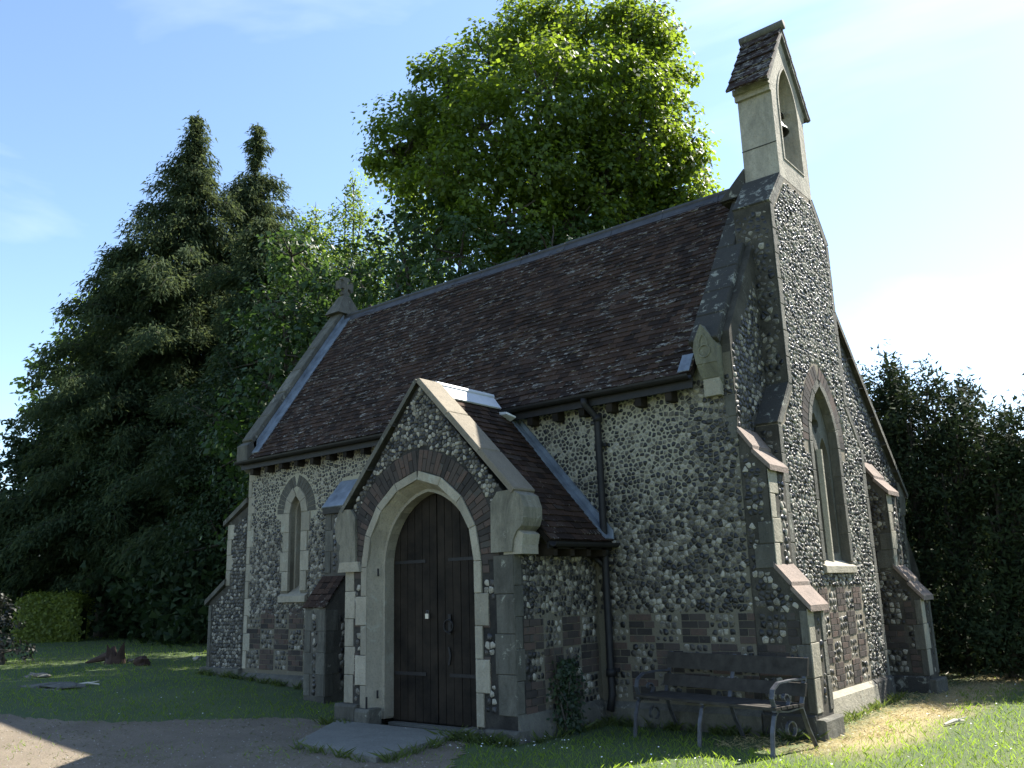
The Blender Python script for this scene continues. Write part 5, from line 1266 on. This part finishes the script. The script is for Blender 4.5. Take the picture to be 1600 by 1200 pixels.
x, y, r = scatter(250000, 4.5, 48, math.radians(68), math.radians(172))
pth = inpoly(np.stack([x+rng.normal(size=len(x))*.13, y+rng.normal(size=len(x))*.13], 1), PATH); slab_ = inpoly(np.stack([x, y], 1), sl0)
# worn / dry places
wob = np.sin(x*3.1+y*1.7)*.16+np.sin(y*4.3-x*1.3)*.12
dry = (x > -.2) & (x < 1.12+wob+.0*y) & (y > -.9) & (y < 9.5+wob) & ~((x > .95) & (y < .3))
near_wall = ((y > -.42+wob*.4) & (y < 0) & (x > -L) & (x < .3)) | ((x > PX1) & (x < PX1+.45) & (y > PY-.3) & (y < 0)) | ((y < PY) & (y > PY-.42+wob*.5) & (x > -5.3) & (x < -1.7))
thin = rng.random(len(x))
keep = ~in_rects(x, y) & ~slab_ & (~pth | (thin < .03+.22*(np.sin(x*2.3+1)*np.sin(y*2.9+x) > .55))) & (~dry | (thin < .10)) & (~near_wall | (thin < .22)) & ~((np.sin(x*1.3+2*np.sin(y*.8))*np.sin(y*1.7+x*.5) > .62) & (thin < .6) & (x < -3))
blades('grass', 'green lawn grass round the chapel', x[keep], y[keep], r[keep], .025, .065, .0018, GRS)
x2, y2, r2 = scatter(120000, 4.5, 26, math.radians(75), math.radians(128))
wob2 = np.sin(x2*3.1+y2*1.7)*.16+np.sin(y2*4.3-x2*1.3)*.12
d2 = (x2 > -.2) & (x2 < 1.2+wob2) & (y2 > -.9) & (y2 < 9.7+wob2) & ~in_rects(x2, y2) & ~((x2 > .95) & (y2 < .3))
blades('dry_grass', 'straw-coloured dry grass along the foot of the gable end', x2[d2], y2[d2], r2[d2], .015, .04, .0021, STRAW, 1.6)
px_, py_, pr_ = scatter(150000, 5, 22, math.radians(108), math.radians(172))
pk_ = inpoly(np.stack([px_, py_], 1), PATH) & ~inpoly(np.stack([px_, py_], 1), sl0) & (rng.random(len(px_)) < .35+.6*(np.sin(px_*1.9+py_)*np.sin(py_*2.3-px_*.6) > .25))
blades('path_litter', 'dry brown grass and moss growing through the worn path', px_[pk_], py_[pk_], pr_[pk_], .008, .028, .0022, m_leaf('moss_blade', (.10, .09, .045), (.13, .14, .05), .2), 1.4)
wx, wy = [], []
def wline(x0, y0, x1, y1, k, sp=.05):
    t = rng.random(k)**1.0; n_ = np.abs(rng.normal(size=k))*sp; d = np.array([x1-x0, y1-y0]); d = d/np.linalg.norm(d); q = (np.sin(t*23)+np.sin(t*57+1)) > -.2
    wx.extend((x0+(x1-x0)*t+d[1]*n_)[q]); wy.extend((y0+(y1-y0)*t-d[0]*n_)[q])
wline(PX1+.15, -.12, .62, -.12, 900); wline(-L-1.2, -.12, -7.1, -.12, 900); wline(PX1+.16, PY, PX1+.14, -.15, 300); wline(-2.95, PY-.12, -1.95, PY-.14, 700, .10); wline(P_+.12, .5, P_+.10, 3.5, 500); wline(-5.15, PY-.14, -4.5, PY-.15, 200); wline(-6.45, -.12, -5.1, -.12, 200); wline(-4.0, -3.16, -2.56, -3.32, 160, .03); wline(-2.5, -3.25, -2.85, -1.8, 300, .05)
wx, wy = np.array(wx), np.array(wy); blades('weeds', 'longer tufts of grass and weeds along the foot of the walls', wx, wy, np.hypot(wx-CAM_P[0], wy-CAM_P[1]), .04, .13, .0030, m_leaf('rank_grass_blade', (.030, .050, .014), (.085, .11, .03), .4, (.12, .16, .03)), .7)
# daisies
WHT = m_simple('daisy_petal', (.75, .75, .72), (.8, .8, .78), 5, .6)
V, F = [], []
def daisy(x, y, r_=.009):
    z = gz(x, y)+random.uniform(.045, .075); b = len(V); tx, ty = random.uniform(-.4, .4), random.uniform(-.4, .4)
    V.append((x, y, z))
    for i in range(7): a = 2*math.pi*i/7; V.append((x+r_*math.cos(a), y+r_*math.sin(a), z+r_*(tx*math.cos(a)+ty*math.sin(a))+.001))
    for i in range(7): F.append((b, b+1+i, b+1+(i+1) % 7))
for (cx, cy, sx, sy, k) in ((-2.2, -2.15, .6, .35, 36), (-1.75, -1.75, .35, .2, 26), (-.5, -1.75, .7, .2, 24), (-6.9, -2.4, 1.2, .4, 20), (1.8, .6, .5, 1.2, 16), (1.5, 4.5, .8, 2, 25)):
    for _ in range(k):
        xx, yy = random.gauss(cx, sx), random.gauss(cy, sy)
        if not in_rects(np.array([xx]), np.array([yy]))[0]: daisy(xx, yy)
tag(mesh_obj('daisies', V, F, WHT), 'tiny white daisies scattered in the shaded grass', 'flowers', kind='stuff')
# loose gravel on the path
V, F = [], []
A = np.array(PATH); n_ = 0
while n_ < 7000:
    r = 5.5*(3.0)**random.random(); a = math.radians(random.uniform(105, 172)); xx, yy = CAM_P[0]+r*math.cos(a), CAM_P[1]+r*math.sin(a)
    n_ += 1
    if not inpoly(np.array([[xx, yy]]), PATH)[0] or inpoly(np.array([[xx, yy]]), sl0)[0]: continue
    s = random.uniform(.004, .014); z = gz(xx, yy)+.006; b = len(V); a0 = random.random()*6
    for k in range(4): V.append((xx+s*math.cos(a0+k*1.57)*random.uniform(.7, 1.3), yy+s*math.sin(a0+k*1.57), z-.002))
    V.append((xx, yy, z+s*.8))
    for k in range(4): F.append((b+k, b+(k+1) % 4, b+4))
tag(mesh_obj('loose_gravel', V, F, m_simple('gravel_stone', (.16, .14, .12), (.36, .33, .29), 30, .9)), 'loose small stones on the worn path', 'gravel', kind='stuff')

# ------------------------------------------------------------------ stump, log, stones on the left lawn
def rock(name, label, cat, x, y, sx, sy, sz, mat, seed=0, sink=.3):
    R2 = np.random.default_rng(seed); v = []; f = []; nu, nv = 10, 6
    for j in range(nv+1):
        for i in range(nu):
            a = 2*math.pi*i/nu; e = math.pi*j/nv-math.pi/2; q = 1+.22*R2.normal()*(0 < j < nv)
            v.append((sx*math.cos(a)*math.cos(e)*q, sy*math.sin(a)*math.cos(e)*q, sz*math.sin(e)*q+sz*(1-2*sink)))
    for j in range(nv):
        for i in range(nu): f.append((j*nu+i, j*nu+(i+1) % nu, (j+1)*nu+(i+1) % nu, (j+1)*nu+i))
    o = mesh_obj(name, v, f, mat); o.location = (x, y, gz(x, y)); tag(o, label, cat); return o
DEAD = m_simple('dead_wood', (.035, .022, .016), (.075, .045, .032), 9, .95, 0, .9, 20)
BLEACH = m_simple('bleached_wood', (.42, .38, .30), (.55, .50, .42), 9, .9, 0, .5, 30)
sx_, sy_ = at(180, 1031, 21.5)[:2]; zz = gz(sx_, sy_)
st = empty('tree_stump', 'broken reddish brown tree stump on the left lawn', 'stump', (sx_, sy_, zz)); V, F = [], []
k = 14
for j, (rr, h) in enumerate(((.26, -.1), (.20, .10), (.19, .24))):
    for i in range(k): a = 2*math.pi*i/k; V.append((rr*math.cos(a)*(1+.12*math.sin(3*a)), rr*math.sin(a), h+(.14*math.sin(5*a)+.12*math.sin(2*a+1) if j == 2 else 0)))
for j in range(2):
    for i in range(k): F.append((j*k+i, j*k+(i+1) % k, (j+1)*k+(i+1) % k, (j+1)*k+i))
V.append((0, 0, .12)); F += [(2*k+i, 2*k+(i+1) % k, 3*k) for i in range(k)]
mesh_obj('stump_wood', V, F, DEAD, st)
mb = MB(); mb.tube([(-.15, -.06, .17), (-.4, -.15, .10), (-.7, -.3, .02)], [.10, .07, .02], 8); mb.build('fallen_limb', DEAD, st)
rx_, ry_ = at(222, 1032, 20.5)[:2]; rock('log_round', 'short brown round of wood lying right of the stump', 'log', rx_, ry_, .16, .14, .14, DEAD, 3)
rx_, ry_ = at(205, 1026, 21.5)[:2]; rock('field_stone', 'small pale stone in the grass between stump and log', 'stone', rx_, ry_, .12, .10, .06, STONE_D, 5)
for (u, v, lb, s, nm, mt, ct) in ((92, 1075, 'flat grey stone half sunk in the left lawn', (.55, .35, .05), 'flat_stone', STONE_D, 'stone'), (58, 1058, 'smaller flat pale stone beyond the sunk grey stone', (.38, .2, .04), 'flat_stone', STONE_D, 'stone'),
                              (308, 1032, 'small pale stone near the corner of the chapel', (.10, .08, .07), 'field_stone', STONE, 'stone')):
    for hd in np.arange(8, 40, .2):
        p = at(u, v, hd)
        if p[2] < gz(p[0], p[1]): break
    rock(nm, lb, ct, p[0], p[1], *s, mt, int(u))
for (u, v, hd0, ang, ln, lb) in ((135, 1072, 0, .3, .55, 'bleached stick lying in the left lawn'), (1492, 1133, 0, 1.2, .35, 'pale stick lying on the sunlit lawn')):
    for hd in np.arange(6, 40, .1):
        p = at(u, v, hd)
        if p[2] < gz(p[0], p[1]): break
    mb = MB(); mb.tube([(-ln/2*math.cos(ang), -ln/2*math.sin(ang), .02), (0, .03, .045), (ln/2*math.cos(ang), ln/2*math.sin(ang), .03)], [.012, .02, .01], 6); mb.tube([(0, .03, .045), (.1, .16, .07)], [.01, .005], 5)
    o = mb.build('stick', BLEACH); o.location = (p[0], p[1], gz(p[0], p[1])); tag(o, lb, 'stick')
